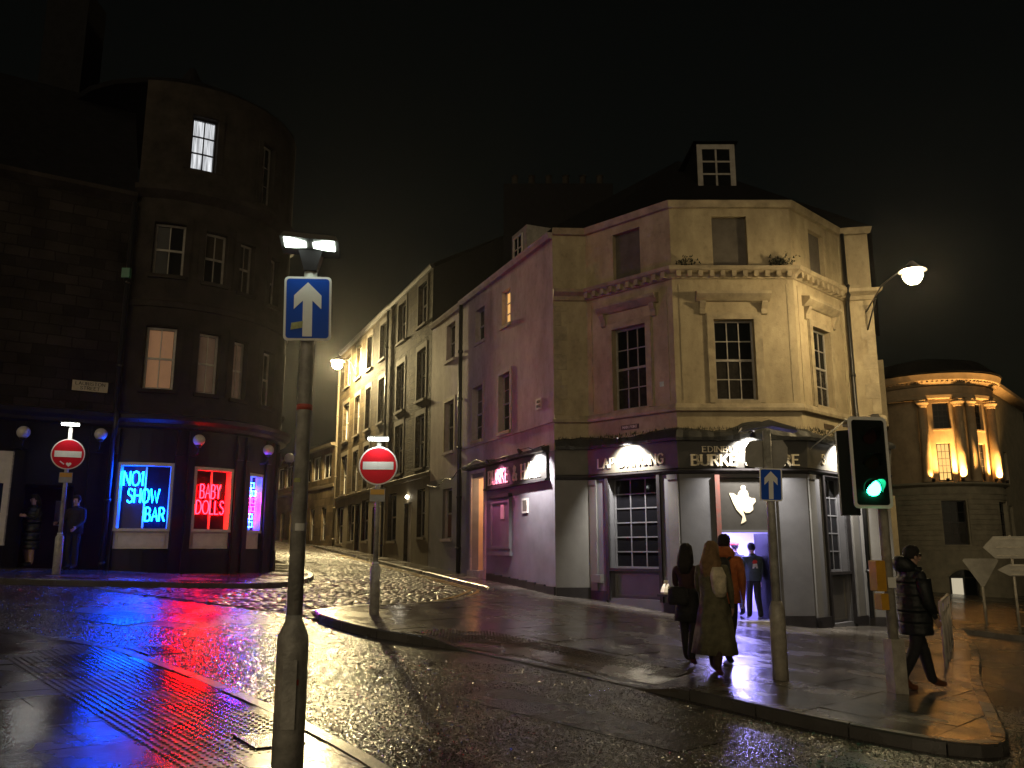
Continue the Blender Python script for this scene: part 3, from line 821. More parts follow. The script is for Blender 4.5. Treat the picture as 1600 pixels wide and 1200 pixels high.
# conical slate roof over the round corner and a steep roof over the side
mb = MB(); n = 24; prof = [(3.16, 13.9), (3.22, 14.0), (2.6, 14.4), (.6, 15.2), (.1, 16.2)]; mb.lathe(prof, -9.85, 23.7, n); mb.build('turret_roof', M['slate'], bar)
mb = MB()
a = [(*LW.at(0, .12), 10.68), (*LW.at(13.3, .12), 10.68)]; b = [(*LW.at(0, -2.2), 14.2), (*LW.at(13.3, -2.2), 14.2)]; c = [(*LW.at(0, -6), 15.4), (*LW.at(13.3, -6), 15.4)]
mb.face([a[0], a[1], b[1], b[0]]); mb.face([b[0], b[1], c[1], c[0]]); mb.build('side_roof', M['slate'], bar)
mb = MB(); x, y = LW.at(1.7, -3); mb.box(x - .6, x + .6, y - .5, y + .5, 13.5, 17.4); ch = mb.build('chimney', M['slate'], bar)
for i in range(3):
    k = MB(); k.lathe([(.13, 17.38), (.11, 17.9), (.14, 17.95)], x - .38 + .38 * i, y, 10); k.build('chimney_pot', M['stone_ash'], ch)
# windows
GREYB = mat('grey blind', (.30, .24, .20), .8, .25, 3, .05); GREYB.node_tree.nodes['Principled BSDF'].inputs['Emission Color'].default_value = (1.0, .55, .35, 1); GREYB.node_tree.nodes['Principled BSDF'].inputs['Emission Strength'].default_value = .018
LITB = mat('drawn blind lit from the room', (.62, .40, .24), .8, .15, 2, .05)
lb = LITB.node_tree.nodes['Principled BSDF']; lb.inputs['Emission Color'].default_value = (1.0, .50, .28, 1); lb.inputs['Emission Strength'].default_value = .07
for i, h in enumerate(up['first']):
    w = window(bar, AR, *h, 2, 2, M['white_frame'], M['pane'] if i else M['pane_deep'], .16, .055, .025, True, M['stone_ash'], plain=False)
    if i < 3:
        k = MB(); z0 = h[2] + .07
        pbox(k, AR, h[0] + 1.2, h[1] - 1.2, z0, h[3] - .07, -.188, -.186 + .004); k.build('blind', LITB if i == 0 else GREYB, w)
for h in up['second']: window(bar, AR, *h, 2, 2, M['grey_frame'], M['pane'], .16, .055, .025, True, M['stone_ash'])
for h in [(5.2, 6.2, 5.6, 7.2), (7.8, 8.8, 5.6, 7.2)]: window(bar, LW, *h, 2, 2, M['grey_frame'], M['pane'], .16)
# top storey: one dark, one brightly lit with net curtains
window(bar, AR, *up['third'][1], 2, 3, M['grey_frame'], M['pane'], .16, .05)
h = up['third'][0]
CURT = bpy.data.materials.new('net curtain glowing with room light'); CURT.use_nodes = True
t = CURT.node_tree; t.nodes.clear(); N, L = t.nodes, t.links
geo = N.new('ShaderNodeNewGeometry'); e = N.new('ShaderNodeEmission'); o_ = N.new('ShaderNodeOutputMaterial'); no = N.new('ShaderNodeTexNoise'); mp = N.new('ShaderNodeMapping')
mp.inputs['Scale'].default_value = (9, 9, .7); L.new(geo.outputs['Position'], mp.inputs[0]); L.new(mp.outputs[0], no.inputs['Vector']); no.inputs['Scale'].default_value = 1.4; no.inputs['Detail'].default_value = 5
rp = N.new('ShaderNodeValToRGB'); rp.color_ramp.elements[0].position = .32; rp.color_ramp.elements[1].position = .7
rp.color_ramp.elements[0].color = (.12, .125, .135, 1); rp.color_ramp.elements[1].color = (.95, .97, 1.0, 1)
L.new(no.outputs['Fac'], rp.inputs[0]); L.new(rp.outputs[0], e.inputs[0]); e.inputs[1].default_value = 1.0; L.new(e.outputs[0], o_.inputs[0])
w = window(bar, AR, *h, 2, 3, M['black_frame'], None, .16, .045, .035, False)
for o in list(w.children): bpy.data.objects.remove(o)
for side in (0, 1):
    k = MB(); a, b = (h[0] + .9, (h[0] + h[1]) / 2) if side == 0 else ((h[0] + h[1]) / 2, h[1] - .9)
    m_ = 36
    for i in range(m_):
        s0, s1 = a + (b - a) * i / m_, a + (b - a) * (i + 1) / m_
        f0 = -.26 + .022 * math.sin(i * 1.1); f1 = -.26 + .022 * math.sin((i + 1) * 1.1)
        k.face([(*AR.at(s0, f0), h[2] + .03), (*AR.at(s1, f1), h[2] + .03), (*AR.at(s1, f1), h[3] - .03), (*AR.at(s0, f0), h[3] - .03)])
    k.build('curtain', CURT, w, True)
# ground storey: black shopfront with deep openings
neon_open = [(-84.9, -61.8, 1.68, 3.77), (-53.3, -34.2, 1.68, 3.72), (-25.0, -13.4, 1.68, 3.67)]
mb = MB(); wall(mb, AR, A0, A1, -1, 4.62, neon_open, .26); mb.build('shopfront', M['black_paint'], bar)
door_s = (.80, 1.80)
mb = MB(); wall(mb, LW, 0, 13.3, -1, 4.62, [(door_s[0], door_s[1], -.5, 3.15)], 1.25); mb.build('shopfront_side', M['black_paint'], bar)
mb = MB(); pr = [(0, 4.60), (.16, 4.64), (.18, 4.72), (.28, 4.80), (.30, 4.90), (.04, 4.97), (-.05, 4.97), (-.05, 4.60)]
sweep(mb, AR, A0, A1, pr); mb.build('shop_cornice', M['black_frame'], bar); mb = MB(); sweep(mb, LW, 0.0, 13.3, pr); mb.build('shop_cornice', M['black_frame'], bar)
for s in (-86.2, -60.2, -55.0, -32.4, -26.8, -11.4, 2):
    mb = MB(); pbox(mb, AR, s - 1.4, s + 1.4, -1, 4.58, -.02, .07); pbox(mb, AR, s - 1.8, s + 1.8, 3.95, 4.35, .071, .13); pbox(mb, AR, s - 1.8, s + 1.8, -1, 1.65, .071, .10); mb.build('pilaster', M['black_paint'], bar)
for s in (.42, 2.0, 4.2): mb = MB(); pbox(mb, LW, s - .12, s + .12, -1, 4.58, -.02, .07); pbox(mb, LW, s - .16, s + .16, 3.95, 4.35, .071, .13); mb.build('pilaster', M['black_paint'], bar)
# stall boards and neon window frames
for h in neon_open:
    s0, s1, z0, z1 = h
    k = MB(); pbox(k, AR, s0 + .1, s1 - .1, z0 + .01, 2.10, -.10, -.06); b = k.build('stall_board', M['white_board'], bar)
    k = MB(); e = AR.u(.09)
    for q in ((s0 + e, s1 - e, z0 + .33, z0 + .35), (s0 + e, s1 - e, z0 + .08, z0 + .10), (s0 + e, s0 + e + .5, z0 + .10, z0 + .33), (s1 - e - .5, s1 - e, z0 + .10, z0 + .33)):
        pbox(k, AR, *q, -.062, -.04)
    k.build('moulding', M['white_board'], b)
    k = MB(); pbox(k, AR, s0 + .1, s1 - .1, 2.101, 2.17, -.24, .03); k.build('window_ledge', M['white_board'], bar)
    k = MB(); f = AR.u(.075); mid = (s0 + s1) / 2
    pbox(k, AR, s0 + .05, s0 + f, 2.172, z1 - .01, -.23, .012); pbox(k, AR, s1 - f, s1 - .05, 2.172, z1 - .01, -.23, .012)
    pbox(k, AR, s0 + f, s1 - f, z1 - .09, z1 - .01, -.23, .012); pbox(k, AR, mid - AR.u(.02), mid + AR.u(.02), 2.172, z1 - .09, -.22, -.15)
    w = k.build('display_window', M['white_board'], bar)
    for a, b in ((s0 + f, mid - AR.u(.02)), (mid + AR.u(.02), s1 - f)):
        k = MB(); S = AR.steps(a, b)
        for x, y in zip(S, S[1:]): k.face([(*AR.at(x, -.19), 2.175), (*AR.at(y, -.19), 2.175), (*AR.at(y, -.19), z1 - .09), (*AR.at(x, -.19), z1 - .09)])
        k.build('pane', M['pane_deep'], w, fix=False)
# doorway recess with a dim door and notice
mb = MB(); pbox(mb, LW, door_s[0], door_s[1], .5, 3.15, -1.3, -1.25); d = mb.build('door', mat('dull red brown door', (.07, .03, .025), .5, .3, 3), bar)
mb = MB(); pbox(mb, LW, 1.32, 1.36, 1.7, 2.1, -1.249, -1.21); mb.build('handle', M['pole'], d)
mb = MB(); pbox(mb, LW, .86, 1.06, 2.25, 2.85, -1.249, -1.243); mb.build('notice', M['sign_white'], bar)
# white framed board beside the door
mb = MB()
for q in ((2.09, 2.24, 1.76, 3.88), (3.9, 4.05, 1.76, 3.88), (2.24, 3.9, 3.15, 3.88), (2.24, 3.9, 1.76, 2.48)): pbox(mb, LW, *q, .0, .07)
w = mb.build('white_window_frame', M['white_board'], bar)
k = MB(); pbox(k, LW, 2.24, 3.9, 2.48, 3.15, .0, .02); k.build('pane', mat('dark blue tinted pane', (.01, .02, .06), .1, .2, 3), w)
k = MB(); pbox(k, LW, 2.24, 3.9, 3.38, 3.40, .071, .085); k.build('moulding', M['white_board'], w)
# globe lamps on brackets, unlit
for pl, s, z in ((LW, 1.97, 4.30), (LW, .37, 4.37), (AR, -53.9, 4.33), (AR, -19.5, 4.28), (AR, 4.0, 4.22)):
    k = MB(); x, y = pl.at(s, .34); k.ball((x, y, z), .145); gl = k.build('globe_lamp', M['globe'], bar, True)
    k = MB(); k.tube([(*pl.at(s, .1), z - .36), (*pl.at(s, .26), z - .34), (x, y, z - .27), (x, y, z - .14)], .018, 8); k.lathe([(.02, z - .19), (.07, z - .16), (.075, z - .125)], x, y, 12); k.build('bracket', M['black_frame'], gl, True)
pipe_run(bar, [(*LW.at(.07, .13), 10.4), (*LW.at(.07, .13), 5.05), (*LW.at(.07, .36), 4.9), (*LW.at(.07, .36), 4.5), (*LW.at(.07, .16), 4.3), (*LW.at(.07, .16), .6)], .06)
# street name plate, two lines
mb = MB(); pbox(mb, LW, .28, 1.06, 5.43, 5.68, .005, .03); pt = mb.build('street_name_plate', M['plate_cream'], bar)
raised_text('lettering', M['letter_dark'], pt, LW, .67, 5.575, .075, 'LAURISTON', .030, .64, .16, .003, False, True)
raised_text('lettering', M['letter_dark'], pt, LW, .67, 5.465, .075, 'STREET', .030, .42, .16, .003, False, True)
mb = MB(); x, y = LW.at(.12, .2); mb.box(x - .1, x + .1, y - .06, y + .06, 8.35, 8.6); mb.build('junction_box', mat('green box', (.03, .16, .10), .5), bar)
# neon signs hanging in the three windows
def neon_thing(label, loc, rows):
    r = thing('neon_sign', label, 'neon sign', loc, 'neon signs in the bar windows')
    for txt, a0, a1, z0, h_, m_, rad in rows: neon_text('tube', m_, r, AR, a0, a1, z0, h_, txt, -.07, rad)
    return r
neon_thing('blue neon sign reading NO1 SHOW BAR in the leftmost bar window', (*AR.at(-73, -.1), 2.2),
    [('NO1', -82.4, -74.2, 3.20, .34, NEON_BLUE, .016), ('SHOW', -80.2, -67.2, 2.79, .33, NEON_BLUE, .016), ('BAR', -72.3, -64.4, 2.35, .32, NEON_BLUE, .016)])
neon_thing('red neon sign reading BABY DOLLS in the middle bar window', (*AR.at(-44, -.1), 2.2),
    [('BABY', -49.6, -39.8, 2.94, .34, NEON_RED, .014), ('DOLLS', -51.0, -37.6, 2.55, .33, NEON_RED, .014)])
r = thing('neon_sign', 'narrow blue and magenta neon sign in the rightmost bar window', 'neon sign', (*AR.at(-19, -.1), 2.2), 'neon signs in the bar windows')
for i in range(6):
    k = MB(); z = 3.28 - i * .205; m_ = (NEON_BLUE2, NEON_BLUE2, NEON_PINK, NEON_PINK, NEON_BLUE2, NEON_BLUE2)[i]
    for a in ((-23.0, -20.9), (-20.0, -17.6)) if i in (1, 2, 3) else ((-22.6, -19.2),):
        k.tube([(*AR.at(a[0], -.07), z), (*AR.at(a[0], -.07), z + .13), (*AR.at(a[1], -.07), z + .13), (*AR.at(a[1], -.07), z), (*AR.at(a[0] + .3, -.07), z)], .014, 6)
    k.build('tube', m_, r, True)

# ------------------------------------------------------------------ the corner pub
A, B, C, D, E_, F = (1.1, 21.85), (2.0, 21.9), (3.95, 20.0), (6.95, 20.0), (8.9, 21.9), (9.65, 21.75)
pub = thing('corner_pub', 'cream three storey corner pub with angled bay, grey shopfront and lit sign boards', 'building', (5.4, 22.5, .2))
PK = Line(A, fac(7.15)); BAY = Poly([fac(.0), A, B, C, D, E_, F, (12.2, 28.5)][1:]); LA = Line(A, B); FL = Line(B, C); FF = Line(C, D); FR = Line(D, E_); RA = Line(E_, F)
s_end = BAY.acc[5]
# upper walls of the bay
fl_w = [(.86, 1.90, 5.14, 7.27)]; ff_w = [(.98, 1.96, 5.20, 7.20)]; fr_w = [(.80, 1.76, 5.18, 7.18)]
fl_b = [(.93, 1.80, 8.56, 9.86)]; ff_b = [(1.05, 1.92, 8.56, 9.88)]; fr_b = [(.98, 1.82, 8.56, 9.82)]
mb = MB()
for pl, hs in ((FL, fl_w + fl_b), (FF, ff_w + ff_b), (FR, fr_w + fr_b)): wall(mb, pl, 0, pl.len, 4.2, 10.18, hs, .2)
wall(mb, LA, 0, LA.len, 4.2, 10.12, []); wall(mb, RA, 0, RA.len, 4.2, 10.12, [])
back = Line(F, (14.4, 33.0)); wall(mb, back, 0, back.len, -2, 10.12, [(3, 4, 5.2, 7.2), (3, 4, 1.2, 3.2)], .2)
mb.build('bay_wall', M['cream_wall'], pub)
# mouldings: base course, sill course, bracketed cornice, eaves
mb = MB(); sweep(mb, BAY, 0, s_end, [(-.03, 4.90), (.09, 4.93), (.10, 5.00), (.07, 5.10), (-.03, 5.12)]); mb.build('sill_course', M['cream_trim'], pub)
mb = MB(); sweep(mb, BAY, 0, s_end, [(-.03, 8.22), (.05, 8.24), (.10, 8.34), (.24, 8.42), (.27, 8.50), (.05, 8.55), (-.03, 8.55)]); co = mb.build('cornice', M['cream_trim'], pub)
for pl in (FL, FF, FR):
    k_ = int(pl.len / .27)
    for i in range(k_):
        s = (i + .5) * pl.len / k_; k = MB(); pbox(k, pl, s - .055, s + .055, 8.255, 8.395, .02, .20); k.build('bracket', M['cream_trim'], co)
mb = MB(); sweep(mb, BAY, 0, s_end, [(-.03, 10.08), (.08, 10.10), (.12, 10.20), (.14, 10.26), (-.03, 10.28)]); mb.build('eaves', M['cream_trim'], pub)
# window architraves with cornices on consoles
for pl, w_ in ((FL, fl_w[0]), (FF, ff_w[0]), (FR, fr_w[0])):
    s0, s1, z0, z1 = w_; k = MB()
    pbox(k, pl, s0 - .17, s0 - .002, 5.125, z1 + .16, -.02, .045); pbox(k, pl, s1 + .002, s1 + .17, 5.125, z1 + .16, -.02, .045); pbox(k, pl, s0 - .002, s1 + .002, z1 + .002, z1 + .16, -.02, .043)
    pbox(k, pl, s0 - .20, s0 - .171, 5.125, z1 + .19, -.02, .02); pbox(k, pl, s1 + .171, s1 + .20, 5.125, z1 + .19, -.02, .02)
    ar = k.build('architrave', M['cream_trim'], pub)
    k = MB(); sweep(k, pl, s0 - .42, s1 + .42, [(-.02, z1 + .44), (.06, z1 + .46), (.18, z1 + .56), (.22, z1 + .60), (.22, z1 + .67), (.0, z1 + .72), (-.02, z1 + .72)]); k.build('hood', M['cream_trim'], ar)
    for s in (s0 - .27, s1 + .27):
        k = MB(); sweep(k, pl, s - .07, s + .07, [(-.02, z1 + .10), (.05, z1 + .14), (.06, z1 + .26), (.15, z1 + .40), (.16, z1 + .438), (-.02, z1 + .438)]); k.build('console', M['cream_trim'], ar)
    window(pub, pl, s0, s1, z0, z1, 3, 4, M['grey_frame'], M['pane'], .13, .05, .026, True, M['cream_trim'], .05)
    for e0, e1 in ((.16, .185), (pl.len - .185, pl.len - .16)):
        k = MB(); pbox(k, pl, e0, e1, 5.2, 8.1, -.02, .012); k.build('panel_moulding', M['cream_trim'], pub)
for pl, w_ in ((FL, fl_b[0]), (FF, ff_b[0]), (FR, fr_b[0])):
    k = MB(); pbox(k, pl, w_[0], w_[1], w_[2], w_[3], -.2, -.13); bl = k.build('boarded_window', M['dark_board'], pub)
# quoins on the two end strips
def quoins(pl, lo, hi, s_in, flip):
    z = lo; i = 0
    while z < hi:
        k = MB(); w_ = .36 if i % 2 else .22
        a, b = (.02, w_) if not flip else (pl.len - w_, pl.len - .02)
        pbox(k, pl, a, b, z + .008, min(hi, z + .40) - .008, -.02, .014); k.build('quoin', M['cream_trim'], pub); z += .40; i += 1
quoins(LA, 5.14, 8.1, 0, False); quoins(RA, 5.14, 8.1, 0, True)
# name plates
for pl, s, txt in ((FL, 1.34, 'MAIN POINT'), (FR, 1.38, '')):
    k = MB(); pbox(k, pl, s - .27, s + .27, 4.62, 4.74, .0, .018); pt = k.build('name_plate', M['plate_brown'], pub)
    if txt: raised_text('lettering', M['letter_cream'], pt, pl, s, 4.65, .065, txt, .018, .44, .16, .003, False)
k = MB(); pbox(k, FL, 2.27, 2.39, 5.58, 5.70, .0, .01); k.build('sticker', mat('pale green sticker', (.45, .62, .5), .5), pub)
# long render-finished flank up the side street
pk_h = [(2.92, 3.78, 5.12, 6.88), (5.14, 6.05, 5.12, 6.88), (2.90, 3.56, 8.38, 9.48), (5.02, 5.84, 8.36, 9.48)]
mb = MB(); wall(mb, PK, 0, 7.15, 4.2, 10.02, pk_h, .24); mb.build('flank_wall', M['pink_wall'], pub)
mb = MB(); sweep(mb, PK, 0, 7.15, [(-.03, 9.98), (.10, 10.0), (.16, 10.10), (.17, 10.16), (-.03, 10.18)]); mb.build('gutter', M['pink_wall'], pub)
mb = MB(); sweep(mb, PK, 0, 7.15, [(-.03, 4.93), (.035, 4.95), (.035, 5.03), (-.03, 5.05)]); mb.build('string_course', M['pink_wall'], pub)
for i, h in enumerate(pk_h[:2]): window(pub, PK, *h, 2, 4, M['grey_frame'], M['pane'], .15, .05, .025, True, M['cream_trim'], .07)
window(pub, PK, *pk_h[3], 2, 2, M['grey_frame'], M['pane'], .15, .05, .025, True, M['pink_wall'], .04)
LITO = emit('warm lit room seen through glass', (1.0, .52, .16), .75)
w = window(pub, PK, *pk_h[2], 2, 3, M['white_frame'], LITO, .15, .05, .03, False, M['cream_trim'], .05); w['label'] = 'small warmly lit upper window'
for h in pk_h[:2]:
    k = MB(); pbox(k, PK, h[0] - .12, h[0] - .002, h[2], h[3] + .12, -.02, .022); pbox(k, PK, h[1] + .002, h[1] + .12, h[2], h[3] + .12, -.02, .022); pbox(k, PK, h[0] - .002, h[1] + .002, h[3] + .002, h[3] + .12, -.02, .022); k.build('window_surround', M['pink_wall'], pub)
k = MB(); pbox(k, PK, .75, 1.10, 5.42, 5.72, .002, .02); pt = k.build('street_name_plate', mat('white street plate', (.42, .38, .36), .5), pub)
raised_text('lettering', M['letter_dark'], pt, PK, .925, 5.595, .07, 'HIGH', .020, .2, .16, .003, False, True); raised_text('lettering', M['letter_dark'], pt, PK, .925, 5.475, .07, 'RIGGS', .020, .25, .16, .003, False, True)
# flank ground storey: lilac grey wall, lit doorway
dr = (4.90, 5.98, .2, 3.92)
mb = MB(); wall(mb, PK, 0, 7.15, -1, 4.2, [dr], .22); mb.build('flank_base_wall', M['grey_wall'], pub)
for i in range(8):
    s0 = i * .58; k = MB(); x, y = PK.at(s0 + .29); zt = g(x, y) + .12 + .20
    pbox(k, PK, s0 + .003, s0 + .577, -.5, zt, .0, .05); k.build('plinth_stone', M['black_frame'], pub)
k = MB(); pbox(k, PK, dr[0] - .02, dr[1] + .02, .2, 1.04, -.5, .16); k.build('door_step', M['step'], pub)
mb = MB()                                                            # stair lobby behind the lit doorway
P_ = lambda s, o, z: (*PK.at(s, o), z)
s0, s1 = dr[0], dr[1]
for q in ([P_(s0, -.22, 1.0), P_(s0, -2.2, 1.0), P_(s0, -2.2, 4.1), P_(s0, -.22, 4.1)], [P_(s1, -.22, 1.0), P_(s1, -2.2, 1.0), P_(s1, -2.2, 4.1), P_(s1, -.22, 4.1)], [P_(s0, -2.2, 1.0), P_(s1, -2.2, 1.0), P_(s1, -2.2, 4.1), P_(s0, -2.2, 4.1)], [P_(s0, -.22, 4.1), P_(s1, -.22, 4.1), P_(s1, -2.2, 4.1), P_(s0, -2.2, 4.1)], [P_(s0, -.22, 1.0), P_(s1, -.22, 1.0), P_(s1, -2.2, 1.0), P_(s0, -2.2, 1.0)]): mb.face(q)
mb.build('lobby', M['orange_door'], pub)
for i in range(3):
    k = MB(); pbox(k, PK, s0 + .02, s1 - .02, 1.0, 1.18 + .17 * i, -1.2 - .28 * i, -.92 - .28 * i); k.build('stair_step', M['step'], pub)
k = MB(); x, y = PK.at(5.4, -1.2); k.ball((x, y, 3.75), .09); bl = k.build('lobby_lamp', emit('lobby bulb', (1.0, .72, .42), 260), pub, True)
k = MB(); pbox(k, PK, dr[1] + .002, dr[1] + .15, .3, 4.05, .0, .05); pbox(k, PK, dr[0] - .15, dr[0] - .002, .3, 4.05, .0, .05); pbox(k, PK, dr[0] - .15, dr[1] + .15, 4.052, 4.16, .0, .05); k.build('door_surround', M['pink_wall'], pub)
# blind panel and notice on the flank
k = MB(); pbox(k, PK, 2.80, 4.24, 1.62, 3.16, .0, .05); pbox(k, PK, 2.74, 4.30, 1.50, 1.618, .0, .09); pn = k.build('panelled_shutter', M['grey_wall'], pub)
k = MB()
for q in ((2.80, 2.90, 1.70, 3.10), (4.14, 4.24, 1.70, 3.10), (2.90, 4.14, 1.70, 1.78), (2.90, 4.14, 3.02, 3.10)): pbox(k, PK, *q, .051, .085)
k.build('moulding', M['grey_wall'], pn)
k = MB(); pbox(k, PK, 2.76, 4.28, 3.17, 3.26, .0, .12); k.build('shutter_hood', M['black_frame'], pn)
k = MB(); pbox(k, PK, 3.2, 3.48, 2.55, 2.95, .051, .065); k.build('notice', M['white_board'], pn)
k = MB(); pbox(k, PK, 1.64, 2.02, 2.66, 3.06, .0, .03); nb = k.build('notice_frame', M['white_frame'], pub)
k = MB(); pbox(k, PK, 1.69, 1.97, 2.71, 3.01, .0301, .034); k.build('notice', M['dark_board'], nb)
# flank sign board
k = MB(); pbox(k, PK, .35, 4.65, 3.50, 4.18, .0, .07); sb = k.build('sign_board', M['fascia'], pub)
k = MB(); pbox(k, PK, .30, 4.70, 3.44, 3.498, .0, .14); k.build('sign_rail', M['black_frame'], sb)
raised_text('lettering', M['letter_cream'], sb, PK, 2.55, 3.60, .40, 'BURKE & HARE', .07, 3.7, .17, .02, True, True, .26, True)
# bay ground storey
gl_w = (.62, 2.10, .50, 3.44)
mb = MB()
wall(mb, FL, 0, FL.len, -1.5, 3.50, [gl_w], .30); wall(mb, FF, 0, FF.len, -1.5, 3.50, [(.93, 2.13, .07, 3.34)], .30); gr_w = (.82, 1.96, -.05, 3.42); wall(mb, FR, 0, FR.len, -1.5, 3.50, [gr_w], .30)
mb.build('shopfront_wall', M['grey_paint'], pub)
for pl in (LA, RA): mb = MB(); wall(mb, pl, 0, pl.len, -1.5, 4.2, [], .1); mb.build('end_pilaster', M['grey_pilaster'], pub)
for pl, a, b in ((FL, .02, .24), (FL, FL.len - .30, FL.len - .03), (FR, .03, .32), (FR, FR.len - .5, FR.len - .2)):
    mb = MB(); pbox(mb, pl, a, b, -1.4, 3.30, -.02, .05); pbox(mb, pl, a - .01, b + .01, 3.30, 3.418, -.02, .075); mb.build('pilaster', M['grey_pilaster'], pub)
mb = MB(); sweep(mb, BAY, 0, s_end, [(-.02, 3.42), (.05, 3.44), (.10, 3.50), (.10, 3.54), (-.02, 3.56)]); mb.build('fascia_rail', M['black_frame'], pub)
s1_ = BAY.acc[1]; s2_ = BAY.acc[2]; s3_ = BAY.acc[3]; s4_ = BAY.acc[4]
k = MB(); sweep(k, BAY, 0.0, s2_ + .02, [(-.02, 3.561), (.08, 3.561), (.13, 4.20), (-.02, 4.20)]); fb = k.build('sign_board', M['fascia_left'], pub)
raised_text('lettering', M['letter_cream'], fb, FL, 1.37, 3.70, .23, 'LAP DANCING', .105, 1.98, .16, .015, False, False, .26, True)
k = MB(); sweep(k, BAY, s2_ + .025, s3_ - .025, [(-.02, 3.561), (.08, 3.561), (.13, 4.20), (-.02, 4.20)]); fb = k.build('sign_board', M['fascia'], pub)
raised_text('lettering', M['letter_cream'], fb, FF, 1.55, 3.62, .24, 'BURKE & HARE', .105, 2.52, .20, .03, True, False, .26, True)
raised_text('lettering', M['letter_cream'], fb, FF, 1.15, 3.93, .13, 'EDINBURGH', .125, 1.20, .15, .012, True, False, .26, True)
k = MB(); sweep(k, BAY, s3_ - .02, s_end, [(-.02, 3.561), (.08, 3.561), (.13, 4.20), (-.02, 4.20)]); fb = k.build('sign_board', M['fascia_left'], pub)
raised_text('letter', M['letter_cream'], fb, FR, .72, 3.70, .23, 'S', .105, None, .16, .015, False)
# sagging lead flashing and growth over the sign boards
mb = MB(); S = []; s = 0
while s < s_end: S.append(s); s += .14
S.append(s_end); rnd = random.Random(3)
prev = None
for s in S:
    up_ = 4.40 + .05 * math.sin(s * 2.3) + rnd.uniform(-.015, .03); out = .26 + rnd.uniform(-.03, .03)
    hump = .20 * math.exp(-((s - (s2_ + 1.75)) / .55) ** 2)
    cur = [(*BAY.at(s, -.02), up_ + .08 + hump), (*BAY.at(s, out * .6), up_ + hump), (*BAY.at(s, out), 4.27 + hump * .5), (*BAY.at(s, out - .02), 4.20), (*BAY.at(s, .05), 4.202)]
    if prev:
        for a, b in zip(range(4), range(1, 5)): mb.face([prev[a], cur[a], cur[b], prev[b]])
    prev = cur
mb.build('lead_flashing', M['lead'], pub)
mb = MB(); rnd = random.Random(8)
for _ in range(900):
    s = rnd.uniform(.1, s_end - .1); x, y = BAY.at(s, rnd.uniform(.0, .24)); z = 4.44 + rnd.uniform(-.02, .06); a = rnd.uniform(0, 6.28); l = rnd.uniform(.03, .09)
    mb.face([(x, y, z), (x + .02 * math.cos(a), y + .02 * math.sin(a), z), (x + l * .4 * math.cos(a + 1), y + l * .4 * math.sin(a + 1), z + l)])
for _ in range(260):
    c_ = rnd.choice(((FF, .35), (FF, 2.72), (FF, 2.6))); s = c_[1] + rnd.gauss(0, .14); x, y = c_[0].at(s, rnd.uniform(.02, .22)); z = 8.55 + abs(rnd.gauss(0, .10)); a = rnd.uniform(0, 6.28); l = .09
    mb.face([(x, y, z), (x + .05 * math.cos(a), y + .05 * math.sin(a), z + .02), (x + l * .6 * math.cos(a + 1), y + l * .6 * math.sin(a + 1), z + l * .7)])
wd = mb.build('weeds', M['moss'], pub, fix=False); wd['kind'] = 'stuff'
# ground storey windows with iron bars
def barred(pl, h, z_sill, rows):
    s0, s1, z0, z1 = h
    k = MB()
    pbox(k, pl, s0 - .09, s0, z0 - .05, z1 + .08, -.05, .06); pbox(k, pl, s1, s1 + .09, z0 - .05, z1 + .08, -.05, .06); pbox(k, pl, s0, s1, z1, z1 + .08, -.05, .06); pbox(k, pl, s0 + .002, s1 - .002, z_sill - .07, z_sill, -.26, .05)
    k.build('window_case', M['black_frame'], pub)
    window(pub, pl, s0 + .02, s1 - .02, z_sill, z1 - .01, 3, rows, M['grey_paint'], M['pane_deep'], .20, .045, .030, False)
    k = MB(); pbox(k, pl, s0 + .02, s1 - .02, z0 - .02, z_sill - .075, -.20, -.15); pn = k.build('stall_board', M['grey_paint'], pub)
    k = MB(); e = .08
    for q in ((s0 + e, s1 - e, z0 + .06, z0 + .09), (s0 + e, s1 - e, z_sill - .17, z_sill - .14), (s0 + e, s0 + e + .03, z0 + .09, z_sill - .17), (s1 - e - .03, s1 - e, z0 + .09, z_sill - .17)): pbox(k, pl, *q, -.15, -.125)
    k.build('moulding', M['grey_pilaster'], pn)
barred(FL, gl_w, 1.22, 6); barred(FR, gr_w, 1.15, 5)
for pl, cuts in ((FL, [(0, .53), (2.19, FL.len)]), (FF, [(0, .80), (2.25, FF.len)]), (FR, [(0, .73), (2.05, FR.len)]), (LA, [(0, LA.len)]), (RA, [(0, RA.len)])):
    for a, b in cuts:
        x, y = pl.at((a + b) / 2); mb = MB(); pbox(mb, pl, a + .01, b - .01, -1.5, g(x, y) + .12 + .24, .0, .055); mb.build('plinth', M['black_frame'], pub)
# dancer board over the entrance
k = MB(); pbox(k, FF, .96, 2.10, 2.12, 3.32, -.12, -.06); dbo = k.build('picture_board', M['fascia'], pub)
k = MB(); pbox(k, FF, .94, 2.12, 2.06, 2.118, -.14, .0); k.build('lintel', M['grey_paint'], pub)
k = MB(); pbox(k, FF, .82, .93, .02, 3.40, -.02, .07); k.build('door_post', M['wood_red'], pub)
k = MB(); pbox(k, FF, 2.13, 2.22, .02, 3.40, -.02, .07); k.build('door_post', M['grey_paint'], pub)
out = [(540, 690), (575, 688), (612, 716), (622, 690), (634, 668), (648, 660), (646, 634), (658, 618), (676, 616), (690, 630), (688, 658), (703, 668), (711, 692), (712, 718), (735, 735), (770, 735), (774, 768), (746, 800), (748, 842), (718, 868), (682, 872), (656, 848), (672, 902), (681, 944), (655, 962), (632, 971), (642, 945), (650, 905), (618, 866), (598, 842), (576, 792), (558, 742)]
xs = lambda px: .99 + (px - 470) / 420 * 1.10; zs = lambda py: 3.30 - (py - 560) / 460 * 1.16
